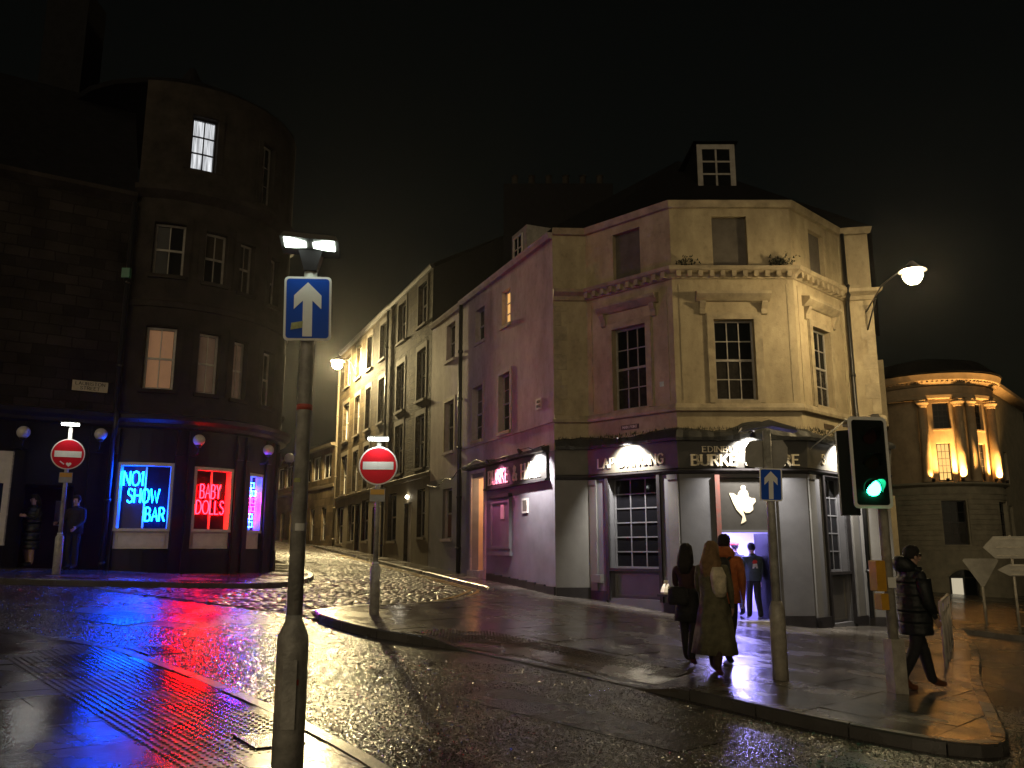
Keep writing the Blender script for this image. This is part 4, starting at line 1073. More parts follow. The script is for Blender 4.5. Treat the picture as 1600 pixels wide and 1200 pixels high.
k = MB(); f = [(*FF.at(xs(a), -.0595), zs(b)) for a, b in out]; bk_ = [(*FF.at(xs(a), -.045), zs(b)) for a, b in out]
n = len(out); k.v = f + bk_; k.f = [tuple(range(n, 2 * n))] + [(i, (i + 1) % n, n + (i + 1) % n, n + i) for i in range(n)]
k.build('dancer_silhouette', M['letter_cream'], dbo, fix=False)
# entrance lobby, violet lit
Q = lambda s, o, z: (*FF.at(s, o), z)
mb = MB(); a0, a1, zf, zt = .80, 3.2, .055, 2.35
mb.face([Q(a0, -.30, zf), Q(a0, -3.2, zf), Q(a0, -3.2, zt), Q(a0, -.30, zt)]); mb.face([Q(a1, -.30, zf), Q(a1, -3.2, zf), Q(a1, -3.2, zt), Q(a1, -.30, zt)])
mb.face([Q(a0, -3.2, zf), Q(a1, -3.2, zf), Q(a1, -3.2, zt), Q(a0, -3.2, zt)]); mb.face([Q(a0, -.30, zt), Q(a1, -.30, zt), Q(a1, -3.2, zt), Q(a0, -3.2, zt)])
mb.build('lobby', M['lilac_room'], pub, fix=False)
mb = MB(); mb.face([Q(a0, .0, zf), Q(a1, .0, zf), Q(a1, -3.2, zf), Q(a0, -3.2, zf)]); mb.build('lobby_floor', mat('dark wet lobby floor', (.03, .03, .04), .15, .2, 3), pub, fix=False)
k = MB(); pbox(k, FF, .93, 2.13, -.3, .06, -.05, .10); k.build('door_step', M['step'], pub)
k = MB(); q0, q1 = FF.at(2.10, -.30), FF.at(1.95, -.95); k.hexa([(q0[0], q0[1], .06), (q0[0] + .05, q0[1], .06), (q1[0] + .05, q1[1], .06), (q1[0], q1[1], .06)], [(q0[0], q0[1], 2.05), (q0[0] + .05, q0[1], 2.05), (q1[0] + .05, q1[1], 2.05), (q1[0], q1[1], 2.05)]); dl = k.build('open_door', M['black_paint'], pub)
k = MB(); k.box(q1[0] - .06, q1[0] - .01, q1[1] + .10, q1[1] + .14, .95, 1.25); k.build('handle', M['pole'], dl)
k = MB(); pbox(k, FF, 1.3, 2.2, 2.28, 2.33, -2.2, -1.2); lt = k.build('ceiling_lamp', emit('violet ceiling lamp', (.36, .32, 1.0), 130.0), pub)
# sign flood lamps on short arms
def flood(pl, s, z, power, col, reach=.55, drop=.62, spot=115):
    k = MB(); p = Vector((*pl.at(s, reach), z)); tgt = Vector((*pl.at(s, .08), z - drop))
    d = (tgt - p).normalized()
    k.tube([(*pl.at(s, .05), z + .05), (*pl.at(s, reach * .6), z + .12), tuple(p + Vector((0, 0, .06)))], .012, 6); arm = k.build('lamp_arm', M['black_frame'], pub, True)
    k = MB(); k.tube([p - d * .10, p - d * .02, p + d * .03], [.03, .06, .075], 12, False); k.build('lamp_shade', M['black_frame'], arm, True)
    k = MB(); k.ball(tuple(p), .038, n=10, m=6); k.build('bulb', emit('flood bulb', col, 30), arm, True)
    light('SPOT', 'bulb_light', tuple(p + d * .05), power, col, pub, .04, tuple(tgt), spot, .7)
WARM = (1.0, .93, .82)
flood(FL, 1.40, 4.26, 760, WARM); flood(FF, 1.64, 4.28, 850, WARM); flood(FR, 1.50, 4.26, 760, WARM); flood(PK, .85, 4.22, 720, (1.0, .93, .90), .6); flood(PK, 3.4, 4.18, 170, (1.0, .25, .50), .5)
# small fittings
k = MB(); pbox(k, FL, .12, .40, .86, 1.06, .0, .14); k.build('meter_box', M['grey_pilaster'], pub)
k = MB(); k.tube([(*FR.at(.05, .1), 4.0), (*FR.at(.28, .9), 4.62)], .014, 6); k.ball((*FR.at(.29, .92), 4.64), .035); k.build('flag_bracket', M['pole'], pub, True)
pipe_run(pub, [(*RA.at(.10, .10), 10.1), (*RA.at(.10, .10), 8.7), (*RA.at(.10, .36), 8.55), (*RA.at(.10, .36), 8.3), (*RA.at(.10, .12), 8.1), (*RA.at(.10, .12), 5.2), (*RA.at(.10, .22), 5.0), (*RA.at(.10, .30), 4.3), (*RA.at(.10, .2), 3.4), (*RA.at(.10, .12), .0)], .055)
pipe_run(pub, [(*PK.at(7.0, .10), 10.0), (*PK.at(7.0, .10), .9)], .07)
k = MB()
for pts in ([(.3, 4.36), (1.5, 4.30), (3.0, 4.33), (4.6, 4.30), (5.3, 4.46), (6.2, 4.34), (7.0, 4.28)], [(7.0, 4.26), (7.6, 4.02), (8.2, 4.10), (9.3, 3.86), (10.3, 4.0)]):
    k.tube([(*PK.at(a, .14), b) for a, b in pts], .016, 6)
k.build('cable', M['cable'], pub, True)
mb = MB(); sweep(mb, PK, 0.3, 6.4, [(.0, 4.19), (.20, 4.22), (.24, 4.30), (.05, 4.36), (.0, 4.36)]); mb.build('flank_flashing', M['lead'], pub)
# slate roofs, dormers, chimney
ap = (5.4, 25.6, 14.1); ap2 = (3.4, 33.0, 14.1)
ev = [(*BAY.at(BAY.acc[i], .12), 10.27) for i in range(6)]
mb = MB()
for a, b in zip(ev, ev[1:]): mb.face([a, b, ap])
pe = (*PK.at(7.15, .16), 10.17); mb.face([ev[0], ap, ap2, pe]); be = (15.0, 33.4, 10.2); mb.face([ev[-1], be, ap2, ap])
mb.build('roof', M['slate'], pub, fix=False)
k = MB(); k.box(5.12, 6.12, 21.7, 24.4, 11.2, 12.72); dm = k.build('dormer', M['slate'], pub)
window(pub, Line((5.1, 21.66), (6.14, 21.66)), 0, 1.04, 11.28, 12.66, 2, 3, M['grey_frame'], M['pane'], -.03, .14, .05, False, name='dormer_window')
k = MB(); k.face([(5.0, 21.55, 12.72), (6.24, 21.55, 12.72), (6.24, 24.6, 12.9), (5.0, 24.6, 12.9)]); k.build('dormer_roof', M['slate'], pub, fix=False)
x, y = PK.at(4.6, -1.6); k = MB(); pbox(k, PK, 4.0, 5.2, 10.6, 12.05, -3.0, -1.05); dm = k.build('dormer', M['grey_frame'], pub)
window(pub, PK, 4.25, 4.95, 10.95, 11.85, 2, 2, M['white_frame'], M['pane'], .98, .05, .03, False, name='dormer_window')
k = MB(); k.box(-.3, 3.6, 28.2, 29.4, 10, 14.5); ch = k.build('chimney', M['slate'], pub)
for i in range(6):
    k = MB(); k.lathe([(.14, 14.48), (.11, 15.0), (.15, 15.05)], .1 + .62 * i, 28.8, 10); k.build('chimney_pot', M['stone_ash'], ch)

# ------------------------------------------------------------------ terrace up the side street
def terrace(name, label, t0, t1, z_top, wall_m, holes, cat='building'):
    pl = Line(fac(t0), fac(t1)); root = thing(name, label, cat, (*fac((t0 + t1) / 2), 1.2))
    mb = MB(); wall(mb, pl, 0, t1 - t0, -1, z_top, [(a - t0, b - t0, c, d) for a, b, c, d in holes], .24); mb.build('wall', wall_m, root)
    q = [(*pl.at(0, .15), z_top + .1), (*pl.at(t1 - t0, .15), z_top + .1), (*pl.at(t1 - t0, -4.5), z_top + 2.6), (*pl.at(0, -4.5), z_top + 2.6)]
    mb = MB(); mb.face(q)
    for s in (0.02, t1 - t0 - .02): mb.face([(*pl.at(s, .0), z_top), (*pl.at(s, -4.5), z_top + 2.58), (*pl.at(s, -9), z_top), (*pl.at(s, -9), 0), (*pl.at(s, 0), 0)])
    mb.build('roof', M['slate'], root, fix=False)
    mb = MB(); sweep(mb, pl, 0, t1 - t0, [(-.03, z_top - .05), (.08, z_top - .03), (.15, z_top + .08), (.16, z_top + .13), (-.03, z_top + .14)]); mb.build('gutter', M['black_frame'] if z_top > 11 else wall_m, root)
    return root, pl
root, pl = terrace('rendered_house', 'narrow pale rendered house between the pub flank and the stone tenement', 7.16, 10.48, 10.0, M['pink_wall'],
    [(7.86, 8.8, 8.34, 9.69), (7.86, 8.88, 5.05, 6.85), (7.94, 8.92, 2.05, 3.76)])
for h in ((7.86, 8.8, 8.34, 9.69), (7.86, 8.88, 5.05, 6.85)): window(root, pl, h[0] - 7.16, h[1] - 7.16, h[2], h[3], 2, 2, M['grey_frame'], M['pane'], .16, .05, .025, True, M['pink_wall'])
k = MB(); pbox(k, pl, 8.88 - 7.16, 9.0 - 7.16, 5.05, 6.97, -.02, .02); pbox(k, pl, .58, .70, 5.05, 6.97, -.02, .02); pbox(k, pl, .70, 1.72, 6.852, 6.97, -.02, .02); k.build('window_surround', M['cream_trim'], root)
w = window(root, pl, 7.94 - 7.16, 8.92 - 7.16, 2.05, 3.76, 1, 2, M['grey_frame'], M['pane'], .16, .05, .025, True, M['pink_wall'])
k = MB(); pbox(k, pl, .84, 1.70, 2.12, 2.95, -.186, -.178); k.build('blind', mat('red brown blind', (.12, .05, .035), .8), w)
mb = MB(); wall(mb, pl, 0, 3.32, -1, 4.15, [(.78, 1.76, 2.05, 3.76)], .1, .012); mb.build('painted_base', M['grey_wall'], root)

c_r = [(11.25, 12.4), (14.2, 15.4)]; c_l = [(17.4, 18.5), (19.95, 21.0), (22.2, 23.35), (24.7, 26.1)]
H = [(a, b, z0, z1) for a, b in c_r for z0, z1 in ((4.78, 6.85), (7.46, 9.5), (10.5, 12.25))]
gd = [(10.95, 11.95, 2.15, 3.95), (14.85, 16.2, 2.05, 4.02)]; door_r = (12.68, 13.68, .5, 3.5)
root, pl = terrace('stone_tenement', 'rough stone tenement with lit white doorway next to the pale rendered house', 10.49, 16.75, 12.5, M['stone_ten'], H + gd + [door_r])
def dress(root, pl, t0, H, gd, frame=None):
    for h in H:
        window(root, pl, h[0] - t0, h[1] - t0, h[2], h[3], 2, 2, frame or M['white_frame'], M['pane'], .18, .055, .03, True, M['stone_trim'], .10)
        k = MB(); a, b, c, d = h[0] - t0, h[1] - t0, h[2], h[3]
        pbox(k, pl, a - .14, a - .002, c, d + .22, -.03, .02); pbox(k, pl, b + .002, b + .14, c, d + .22, -.03, .02); pbox(k, pl, a - .002, b + .002, d + .002, d + .22, -.03, .02); k.build('window_surround', M['stone_trim'], root)
    for h in gd: window(root, pl, h[0] - t0, h[1] - t0, h[2], h[3], 2, 2, M['grey_frame'], M['pane'], .16, .055, .03, True, M['stone_low'], .08)
dress(root, pl, 10.49, H, gd)
mb = MB(); wall(mb, pl, 0, 6.26, -1, 4.35, [(a - 10.49, b - 10.49, c, d) for a, b, c, d in gd + [door_r]], .1, .02); mb.build('painted_base', M['stone_low'], root)
mb = MB(); sweep(mb, pl, 0, 6.26, [(.0, 4.351), (.09, 4.36), (.12, 4.52), (.0, 4.58)]); mb.build('band_course', M['stone_low'], root)
k = MB(); pbox(k, pl, 12.68 - 10.49, 13.68 - 10.49, .5, 3.5, -.2, -.15); d = k.build('door', M['white_board'], root)
k = MB(); pbox(k, pl, 2.35, 2.40, 2.0, 2.2, -.149, -.10); k.build('handle', M['pole'], d)
k = MB(); x, y = pl.at(2.7, .06); k.ball((x, y, 3.74), .07, n=10, m=6); k.build('door_lamp', emit('door lamp', (1.0, .90, .70), 45), root, True)
H = [(a, b, z0, z1) for a, b in c_l for z0, z1 in ((4.55, 6.62), (7.42, 9.46), (10.4, 12.1))]
gd = [(19.65, 21.0, 2.1, 4.0), (22.55, 24.05, 2.1, 3.95), (25.1, 26.7, 2.0, 3.9)]; dr2 = [(17.9, 18.9, .5, 3.6), (21.25, 22.35, .5, 3.9)]
root, pl = terrace('stone_tenement', 'yellow lit stone tenement with bracketed street lamp at the far end of the terrace', 16.76, 27.3, 12.55, M['stone_ten'], H + gd + dr2)
dress(root, pl, 16.76, H, gd)
mb = MB(); wall(mb, pl, 0, 10.54, -1, 4.30, [(a - 16.76, b - 16.76, c, d) for a, b, c, d in gd + dr2], .1, .02); mb.build('painted_base', M['stone_low'], root)
mb = MB(); sweep(mb, pl, 0, 10.54, [(.0, 4.301), (.09, 4.31), (.12, 4.45), (.0, 4.50)]); mb.build('band_course', M['stone_low'], root)
for a, b, c, d_ in dr2:
    k = MB(); pbox(k, pl, a - 16.76, b - 16.76, c, d_, -.2, -.15); d = k.build('door', M['black_frame'], root)
    k = MB(); pbox(k, pl, a - 16.7, a - 16.65, 2.2, 2.4, -.149, -.10); k.build('handle', M['pole'], d)
pipe_run(root, [(*pl.at(.06, .10), 12.4), (*pl.at(.06, .10), 1.0)], .06); pipe_run(root, [(*pl.at(10.35, .10), 12.4), (*pl.at(10.35, .10), 1.4)], .06, material=M['stone_low'])

# ------------------------------------------------------------------ long low block where the street bends
OL = Line((-9.95, 47.4), (-9.95 - .4895 * 30, 47.4 + .872 * 30))
off = thing('office_block', 'long low block with a strip of upper windows where the cobbled street bends', 'building', (-13, 53, 1.7))
oh = [(.6 + i * 2.1, 2.3 + i * 2.1, 5.7, 7.14) for i in range(13)]; ohg = [(1.2 + i * 2.3, 2.1 + i * 2.3, 2.2, 4.07) for i in range(11)]
mb = MB(); wall(mb, OL, 0, 30, -1, 7.5, oh + ohg, .2); mb.build('wall', M['office'], off)
for h in oh: window(off, OL, *h, 2, 1, M['white_frame'], M['pane'], .12, .09, .08, False)
for i, h in enumerate(ohg): window(off, OL, *h, 2, 2, M['grey_frame'], M['pane'] if i != 2 else LITO, .12, .06, .04)
mb = MB(); sweep(mb, OL, 0, 30, [(-.02, 5.15), (.05, 5.17), (.06, 5.32), (-.02, 5.35)]); sweep(mb, OL, 0, 30, [(-.02, 7.45), (.25, 7.48), (.28, 7.62), (-.02, 7.66)]); mb.build('string_course', M['office_panel'], off)
mb = MB(); mb.face([(*OL.at(0, .28), 7.63), (*OL.at(30, .28), 7.63), (*OL.at(30, -4), 9.6), (*OL.at(0, -4), 9.6)]); mb.face([(*OL.at(0, .0), 7.6), (*OL.at(0, -4), 9.6), (*OL.at(0, -9), 7.6), (*OL.at(0, -9), 0), (*OL.at(0, 0), 0)]); mb.build('roof', M['slate'], off, fix=False)

# ------------------------------------------------------------------ columned building down the hill on the right
col = thing('columned_building', 'uplit sandstone building with rounded columned corner beyond the pub', 'building', (27, 54, -1.1))
CA = Arc((27.0, 54.0), 3.3); CB = Arc((27.0, 54.0), 3.75)
wu = [(-113.5, -97.3, 8.9, 10.5), (-68, -55, 8.85, 10.45)]; wl = [(-113.2, -99.5, 5.75, 8.02), (-69, -56, 5.75, 8.0)]
mb = MB(); wall(mb, CA, -178, 10, 5.4, 12.3, wu + wl, .25); mb.build('drum_wall', M['college'], col)
rw = [(-114, -93.3, 1.98, 4.55), (-56, -36, 1.98, 4.5)]; aw = [(-113.5, -88.5, -1.12, .15)]
mb = MB(); wall(mb, CB, -178, 10, -4, 5.4, rw + aw, .25); mb.build('base_wall', M['college_dark'], col)
mb = MB()                                                            # banded stone courses standing proud of their joints
z = 1.62
while z < 5.2:
    zt_ = min(z + .30, 5.2)
    S = [(-178, 10)]
    for h in rw:
        if zt_ > h[2] - .02 and z < h[3] + .02: S = [q for (a, b) in S for q in ((a, min(b, h[0] - 1.5)), (max(a, h[1] + 1.5), b)) if q[1] - q[0] > .5]
    for a, b in S:
        k = MB(); pbox(k, CB, a, b, z + .015, zt_ - .015, -.01, .05); k.build('stone_course', M['college_dark'], col)
    z += .30
LF = Line((23.35, 53.3), (10.0, 55.2)); RF = Line((30.65, 53.3), (38.0, 62.0))
lw_ = [(1.2, 2.4, 1.98, 4.5), (4.4, 5.6, 1.98, 4.5), (1.4, 2.5, 5.8, 8.0), (1.4, 2.5, 8.9, 10.4)]
mb = MB(); wall(mb, LF, 0, 13, -4, 12.3, lw_, .25); mb.build('side_wall', M['college_dark'], col)
rwn = [(2.2, 3.3, 1.98, 4.5), (2.2, 3.3, 5.8, 8.0)]
mb = MB(); wall(mb, RF, 0, 11, -4, 12.3, rwn, .25); mb.build('side_wall', M['college_dark'], col)
GLOW = emit('warm lit room behind small panes', (1.0, .55, .16), 1.1)
window(col, CA, *wu[0], 3, 4, M['black_frame'], M['pane'], .16, .07, .035, True, M['college'], .1); window(col, CA, *wu[1], 3, 4, M['black_frame'], M['pane'], .16, .07, .035, True, M['college'], .1)
window(col, CA, *wl[0], 3, 5, M['black_frame'], GLOW, .16, .07, .035, False); window(col, CA, *wl[1], 3, 5, M['black_frame'], M['pane'], .16, .07, .035, False)
for h in rw: window(col, CB, *h, 3, 4, M['black_frame'], M['pane'], .18, .08, .04, True, M['college_dark'], .1)
for h in lw_: window(col, LF, *h, 2, 4, M['black_frame'], M['pane'], .18, .08, .04, True, M['college_dark'], .1)
for h in rwn: window(col, RF, *h, 2, 4, M['black_frame'], M['pane'], .18, .08, .04)
# arched basement window, half of it lit
k = MB(); a, b, c, d = aw[0]
for i in range(8):
    t0, t1 = i / 8, (i + 1) / 8; f = lambda t: .15 + .42 * math.sin(math.pi * t) ** .8
    s0, s1 = a + (b - a) * t0, a + (b - a) * t1
    k.hexa([(*CB.at(s0, .052), .15 if i else .15), (*CB.at(s1, .052), .15), (*CB.at(s1, .01), .15), (*CB.at(s0, .01), .15)], [(*CB.at(s0, .052), f(t0) + .001), (*CB.at(s1, .052), f(t1) + .001), (*CB.at(s1, .01), f(t1) + .001), (*CB.at(s0, .01), f(t0) + .001)])
k.build('arch_head', M['pane'], col)
w = window(col, CB, a, b, c, d, 2, 1, M['black_frame'], M['pane'], .16, .09, .08, False, M['college_dark'], .1)
k = MB(); pbox(k, CB, a + 2.0, (a + b) / 2 - 1.0, c + .1, d - .09, -.176, -.165); k.build('blind', emit('lit pale blind', (1.0, .86, .60), .42), w)
k = MB()
for i in range(8):
    t0, t1 = i / 8, (i + 1) / 8; f = lambda t: .16 + .43 * math.sin(math.pi * t) ** .8
    s0, s1 = a - .6 + (b - a + 1.2) * t0, a - .6 + (b - a + 1.2) * t1
    k.tube([(*CB.at(s0, .07), f(t0)), (*CB.at(s1, .07), f(t1))], .05, 6)
k.build('arch_moulding', M['college_dark'], col)
# entablature, ledge, columns
def ring(mb, prof, a0=-178, a1=10): sweep(mb, CA, a0, a1, prof)
mb = MB(); ring(mb, [(-.05, 5.40), (.55, 5.40), (.75, 5.52), (.75, 5.62), (-.05, 5.70)]); mb.build('ledge', M['college_dark'], col)
mb = MB(); ring(mb, [(-.05, 10.72), (.42, 10.74), (.46, 10.92), (.38, 10.98), (.38, 11.48), (-.05, 11.5)]); mb.build('frieze', M['college'], col)
mb = MB(); ring(mb, [(-.05, 11.50), (.40, 11.52), (.50, 11.66), (.80, 11.80), (.86, 12.0), (.92, 12.16), (.0, 12.3), (-.05, 12.3)]); co = mb.build('cornice', M['college'], col)
mb = MB(); q = [(-.03, 11.7), (.30, 11.74), (.62, 11.9), (.66, 12.1), (-.03, 12.25)]; sweep(mb, LF, 0, 13, q); mb.build('side_cornice', M['college'], col); mb = MB(); sweep(mb, RF, 0, 11, q); mb.build('side_cornice', M['college'], col)
for i in range(46):
    s = -176 + i * 4; k = MB(); pbox(k, CA, s - .9, s + .9, 11.68, 11.80, .45, .72); k.build('dentil', M['college'], co)
for s in (-122.5, -90.5, -78.5, -46.5):
    x, y = CA.at(s, .30); k = MB(); k.lathe([(.34, 5.66), (.36, 5.72), (.30, 5.82), (.28, 5.9), (.28, 7.2), (.25, 10.2)], x, y, 18); cl = k.build('column', M['college'], col, True)
    k = MB(); k.lathe([(.25, 10.2), (.28, 10.24), (.27, 10.3), (.36, 10.42), (.40, 10.46), (.40, 10.58)], x, y, 18); k.lathe([(.44, 10.58), (.44, 10.71)], x, y, 4); k.build('capital', M['college'], cl, True)
for i in range(17):
    k = MB(); pbox(k, CA, -34.5, -26.5, 5.72 + i * .292, 5.72 + i * .292 + .27, .0, .34); k.build('quoin_block', M['college'], col)
mb = MB(); mb.lathe([(4.3, 12.25), (3.2, 13.2), (.2, 13.9)], 27, 54, 24); mb.build('drum_roof', M['slate'], col)
mb = MB(); mb.face([(*LF.at(0, .3), 12.26), (*LF.at(13, .3), 12.26), (*LF.at(13, -6), 14), (*LF.at(0, -6), 14)]); mb.face([(*RF.at(0, .3), 12.26), (*RF.at(11, .3), 12.26), (*RF.at(11, -6), 14), (*RF.at(0, -6), 14)]); mb.build('side_roof', M['slate'], col, fix=False)
# uplighters standing on the ledge
for s, pw in ((-118, 250), (-107, 900), (-95.0, 2800), (-62, 700), (-51, 3000), (-38, 1800)):
    x, y = CA.at(s, .66); k = MB(); k.lathe([(.09, 5.66), (.10, 5.80), (.12, 5.84)], x, y, 10); up_ = k.build('uplighter', M['black_frame'], col, True)
    tx, ty = CA.at(s, .20); light('SPOT', 'uplight_beam', (x, y, 5.87), pw * 1.25, (1.0, .52, .15), col, .06, (tx, ty, 8.6), 120, .8)

# ================================================================== street furniture
def plate(mb, w, h, r, y0, y1, cx=0, cz=0):
    pts = []
    for sx, sz, a0 in ((1, 1, 0), (-1, 1, 90), (-1, -1, 180), (1, -1, 270)):
        for i in range(5):
            a = R(a0 + 22.5 * i); pts.append((cx + sx * (w - r) + r * math.cos(a), cz + sz * (h - r) + r * math.sin(a)))
    k = len(pts); n = len(mb.v)
    mb.v += [(x, y0, z) for x, z in pts] + [(x, y1, z) for x, z in pts]
    mb.f.append(tuple(range(n, n + k))); mb.f.append(tuple(range(n + 2 * k - 1, n + k - 1, -1)))
    for i in range(k): mb.f.append((n + i, n + k + i, n + k + (i + 1) % k, n + (i + 1) % k))
def flatpoly(mb, pts, y0, y1):
    k = len(pts); n = len(mb.v)
    mb.v += [(x, y0, z) for x, z in pts] + [(x, y1, z) for x, z in pts]
    mb.f.append(tuple(range(n, n + k))); mb.f.append(tuple(range(n + 2 * k - 1, n + k - 1, -1)))
    for i in range(k): mb.f.append((n + i, n + k + i, n + k + (i + 1) % k, n + (i + 1) % k))
def disc(cx, cz, r, n=40): return [(cx + r * math.cos(2 * math.pi * i / n), cz + r * math.sin(2 * math.pi * i / n)) for i in range(n)]
SIGN_LED = emit('sign lamp strip', (.86, 1.0, .86), 10)
def arrow_sign(root, cz, w, h, tilt=0.0, y=-.10):
    k = MB(); plate(k, w, h, .03, y, y + .012, 0, cz); p = k.build('sign_plate', M['sign_white'], root)
    k = MB(); plate(k, w - .016, h - .016, .022, y - .003, y, 0, cz); k.build('blue_field', M['sign_blue'], p)
    a = [(0, .82), (.58, .40), (.58, -.03), (.20, .24), (.20, -.88), (-.20, -.88), (-.20, .24), (-.58, -.03), (-.58, .40)]
    k = MB(); flatpoly(k, [(x * w, cz + z * h) for x, z in a], y - .005, y - .003); k.build('arrow', M['sign_white'], p)
    k = MB(); k.box(-.09, .09, y + .013, -.02, cz + .08, cz + .11); k.box(-.09, .09, y + .013, -.02, cz - .11, cz - .08); k.build('clamp', M['pole'], p)
    p.rotation_euler = (0, tilt, 0); p.location = (cz * math.sin(-tilt), 0, cz * (1 - math.cos(tilt)))
    return p
def lamp_unit(root, z, w=.20, roll=0.0):
    """flat sign lantern leaning out over the sign, two lit lenses on its underside"""
    T = Matrix.Translation((0, -.12, z)) @ Matrix.Rotation(roll, 4, 'Y') @ Matrix.Rotation(R(-9), 4, 'X')
    P = lambda x, y, zz: tuple(T @ Vector((x, y, zz)))
    k = MB(); k.hexa([P(-w, -.13, 0), P(w, -.13, 0), P(w, .13, 0), P(-w, .13, 0)], [P(-w * .88, -.11, .05), P(w * .88, -.11, .05), P(w * .9, .12, .06), P(-w * .9, .12, .06)]); c = k.build('lamp_housing', M['lamp_case'], root)
    for sx in (-1, 1):
        k = MB(); a, b = (.025, w * .86) if sx > 0 else (-w * .86, -.025)
        n = 6
        for i in range(n):
            t0, t1 = a + (b - a) * i / n, a + (b - a) * (i + 1) / n; e = lambda t: .035 + .055 * min(1, abs(t) / (w * .55))
            k.hexa([P(t0, -.03 - e(t0), -.008), P(t1, -.03 - e(t1), -.008), P(t1, -.03 + e(t1) * .5, -.008), P(t0, -.03 + e(t0) * .5, -.008)], [P(t0, -.03 - e(t0), -.001), P(t1, -.03 - e(t1), -.001), P(t1, -.03 + e(t1) * .5, -.001), P(t0, -.03 + e(t0) * .5, -.001)])
        k.build('lamp_lens', SIGN_LED, c)
    k = MB(); k.hexa([(-.045, -.06, z - .15), (.045, -.06, z - .15), (.045, .05, z - .15), (-.045, .05, z - .15)], [(-.085, -.10, z - .012), (.085, -.10, z - .012), (.085, .05, z - .002), (-.085, .05, z - .002)]); k.build('lamp_neck', M['black_frame'], root)
    return c
def column(root, prof, m, top_name='shaft'):
    k = MB(); k.lathe(prof, 0, 0, 20); return k.build(top_name, m, root, True)
# near pole
zb = g(-1.47, 5.9) + .026
np_ = thing('sign_post', 'tall grey near post with large lit one way arrow sign and lamp on top', 'sign post', (-1.47, 5.9, zb), 'one way sign posts', True, R(8))
column(np_, [(.104, -.1), (.104, .90), (.100, .93), (.060, 1.02), (.056, 1.06)], M['pole_dark'], 'base'); column(np_, [(.053, 1.06), (.051, 3.1), (.046, 3.52)], M['pole'])
k = MB(); k.box(-.045, .045, -.114, -.098, .35, .78); k.build('access_door', M['pole_dark'], np_)
sp_ = arrow_sign(np_, 3.18, .165, .235, R(-1.5))
k = MB(); flatpoly(k, [(-.115, 3.02), (-.035, 3.035), (-.03, 3.085), (-.11, 3.07)], -.1085, -.107); k.build('sticker', M['sticker'], sp_)
k = MB(); k.tube([(0, 0, 2.46), (0, 0, 2.50)], .0545, 14); k.build('sticker_band', M['sticker_red'], np_, True)
for a_, z_, w_, h_, m_ in ((.3, 1.62, .035, .05, M['sign_white']), (-.5, 1.95, .03, .03, M['sticker']), (.1, .62, .05, .035, M['sticker_red'])):
    k = MB(); rr_ = .0545 if z_ > 1.06 else .1065
    for i in range(6):
        t0, t1 = a_ + (i - 3) * w_ / rr_ / 3, a_ + (i - 2) * w_ / rr_ / 3
        k.face([(rr_ * math.sin(t0), -rr_ * math.cos(t0), z_), (rr_ * math.sin(t1), -rr_ * math.cos(t1), z_), (rr_ * math.sin(t1), -rr_ * math.cos(t1), z_ + h_), (rr_ * math.sin(t0), -rr_ * math.cos(t0), z_ + h_)])
    k.build('sticker', m_, np_, fix=False)
lamp_unit(np_, 3.63, .205, R(3))
# no entry posts
def no_entry(label, x, y, z_sign, lamp_z, extra, rz=0.0):
    zb = g(x, y) + .12
    r = thing('no_entry_sign', label, 'road sign', (x, y, zb), 'no entry signs', True, rz)
    hs = z_sign - zb; bh = .78
    column(r, [(.085, -.15), (.085, bh), (.05, bh + .05)], M['pole'], 'base'); column(r, [(.044, bh + .05), (.042, lamp_z - zb - .05)], M['pole'])
    k = MB(); k.tube([(0, 0, bh + .03), (0, 0, bh + .09)], .058, 14); k.build('collar', mat('pale collar', (.5, .5, .48), .3), r, True)
    k = MB(); flatpoly(k, disc(0, hs, .335), -.075, -.062); p = k.build('sign_disc', M['sign_white'], r)
    k = MB(); flatpoly(k, disc(0, hs, .312), -.078, -.075); k.build('red_field', M['sign_red'], p)
    k = MB(); flatpoly(k, [(-.265, hs - .068), (.265, hs - .068), (.265, hs + .068), (-.265, hs + .068)], -.081, -.078); k.build('white_bar', M['sign_white'], p)
    if extra == 'heart':
        hp = []
        for i in range(24):
            t = 2 * math.pi * i / 24; hp.append((.03 + .0034 * 16 * math.sin(t) ** 3, hs - .225 + .0034 * (13 * math.cos(t) - 5 * math.cos(2 * t) - 2 * math.cos(3 * t) - math.cos(4 * t))))
        k = MB(); flatpoly(k, hp, -.083, -.079); flatpoly(k, [(-.15, hs - .17), (-.135, hs - .15), (-.05, hs - .215), (-.065, hs - .235)], -.083, -.079); k.build('sticker', M['sign_white'], p)
    k = MB(); k.box(-.13, .13, -.062, -.048, hs - .62, hs - .40); n_ = k.build('notice_plate', M['sign_back'], r)
    k = MB(); k.box(-.12, .12, -.0645, -.062, hs - .50, hs - .41); k.build('yellow_panel', M['yellow_box'], n_)
    zl = lamp_z - zb
    k = MB(); k.hexa([(-.19, -.24, zl), (.19, -.24, zl), (.19, -.12, zl - .01), (-.19, -.12, zl - .01)], [(-.18, -.23, zl + .05), (.18, -.23, zl + .05), (.18, -.12, zl + .05), (-.18, -.12, zl + .05)]); c = k.build('lamp_housing', M['lamp_case'], r)
    k = MB(); k.hexa([(-.17, -.255, zl - .012), (.17, -.255, zl - .012), (.17, -.14, zl - .02), (-.17, -.14, zl - .02)], [(-.17, -.255, zl + .02), (.17, -.255, zl + .02), (.17, -.14, zl - .012), (-.17, -.14, zl - .012)]); k.build('lamp_lens', emit('sign lamp lens', (.95, 1, .95), 30), c)
    k = MB(); k.tube([(0, 0, zl - .06), (0, -.05, zl + .02), (0, -.14, zl + .03)], .022, 8); k.build('lamp_arm', M['pole'], r, True)
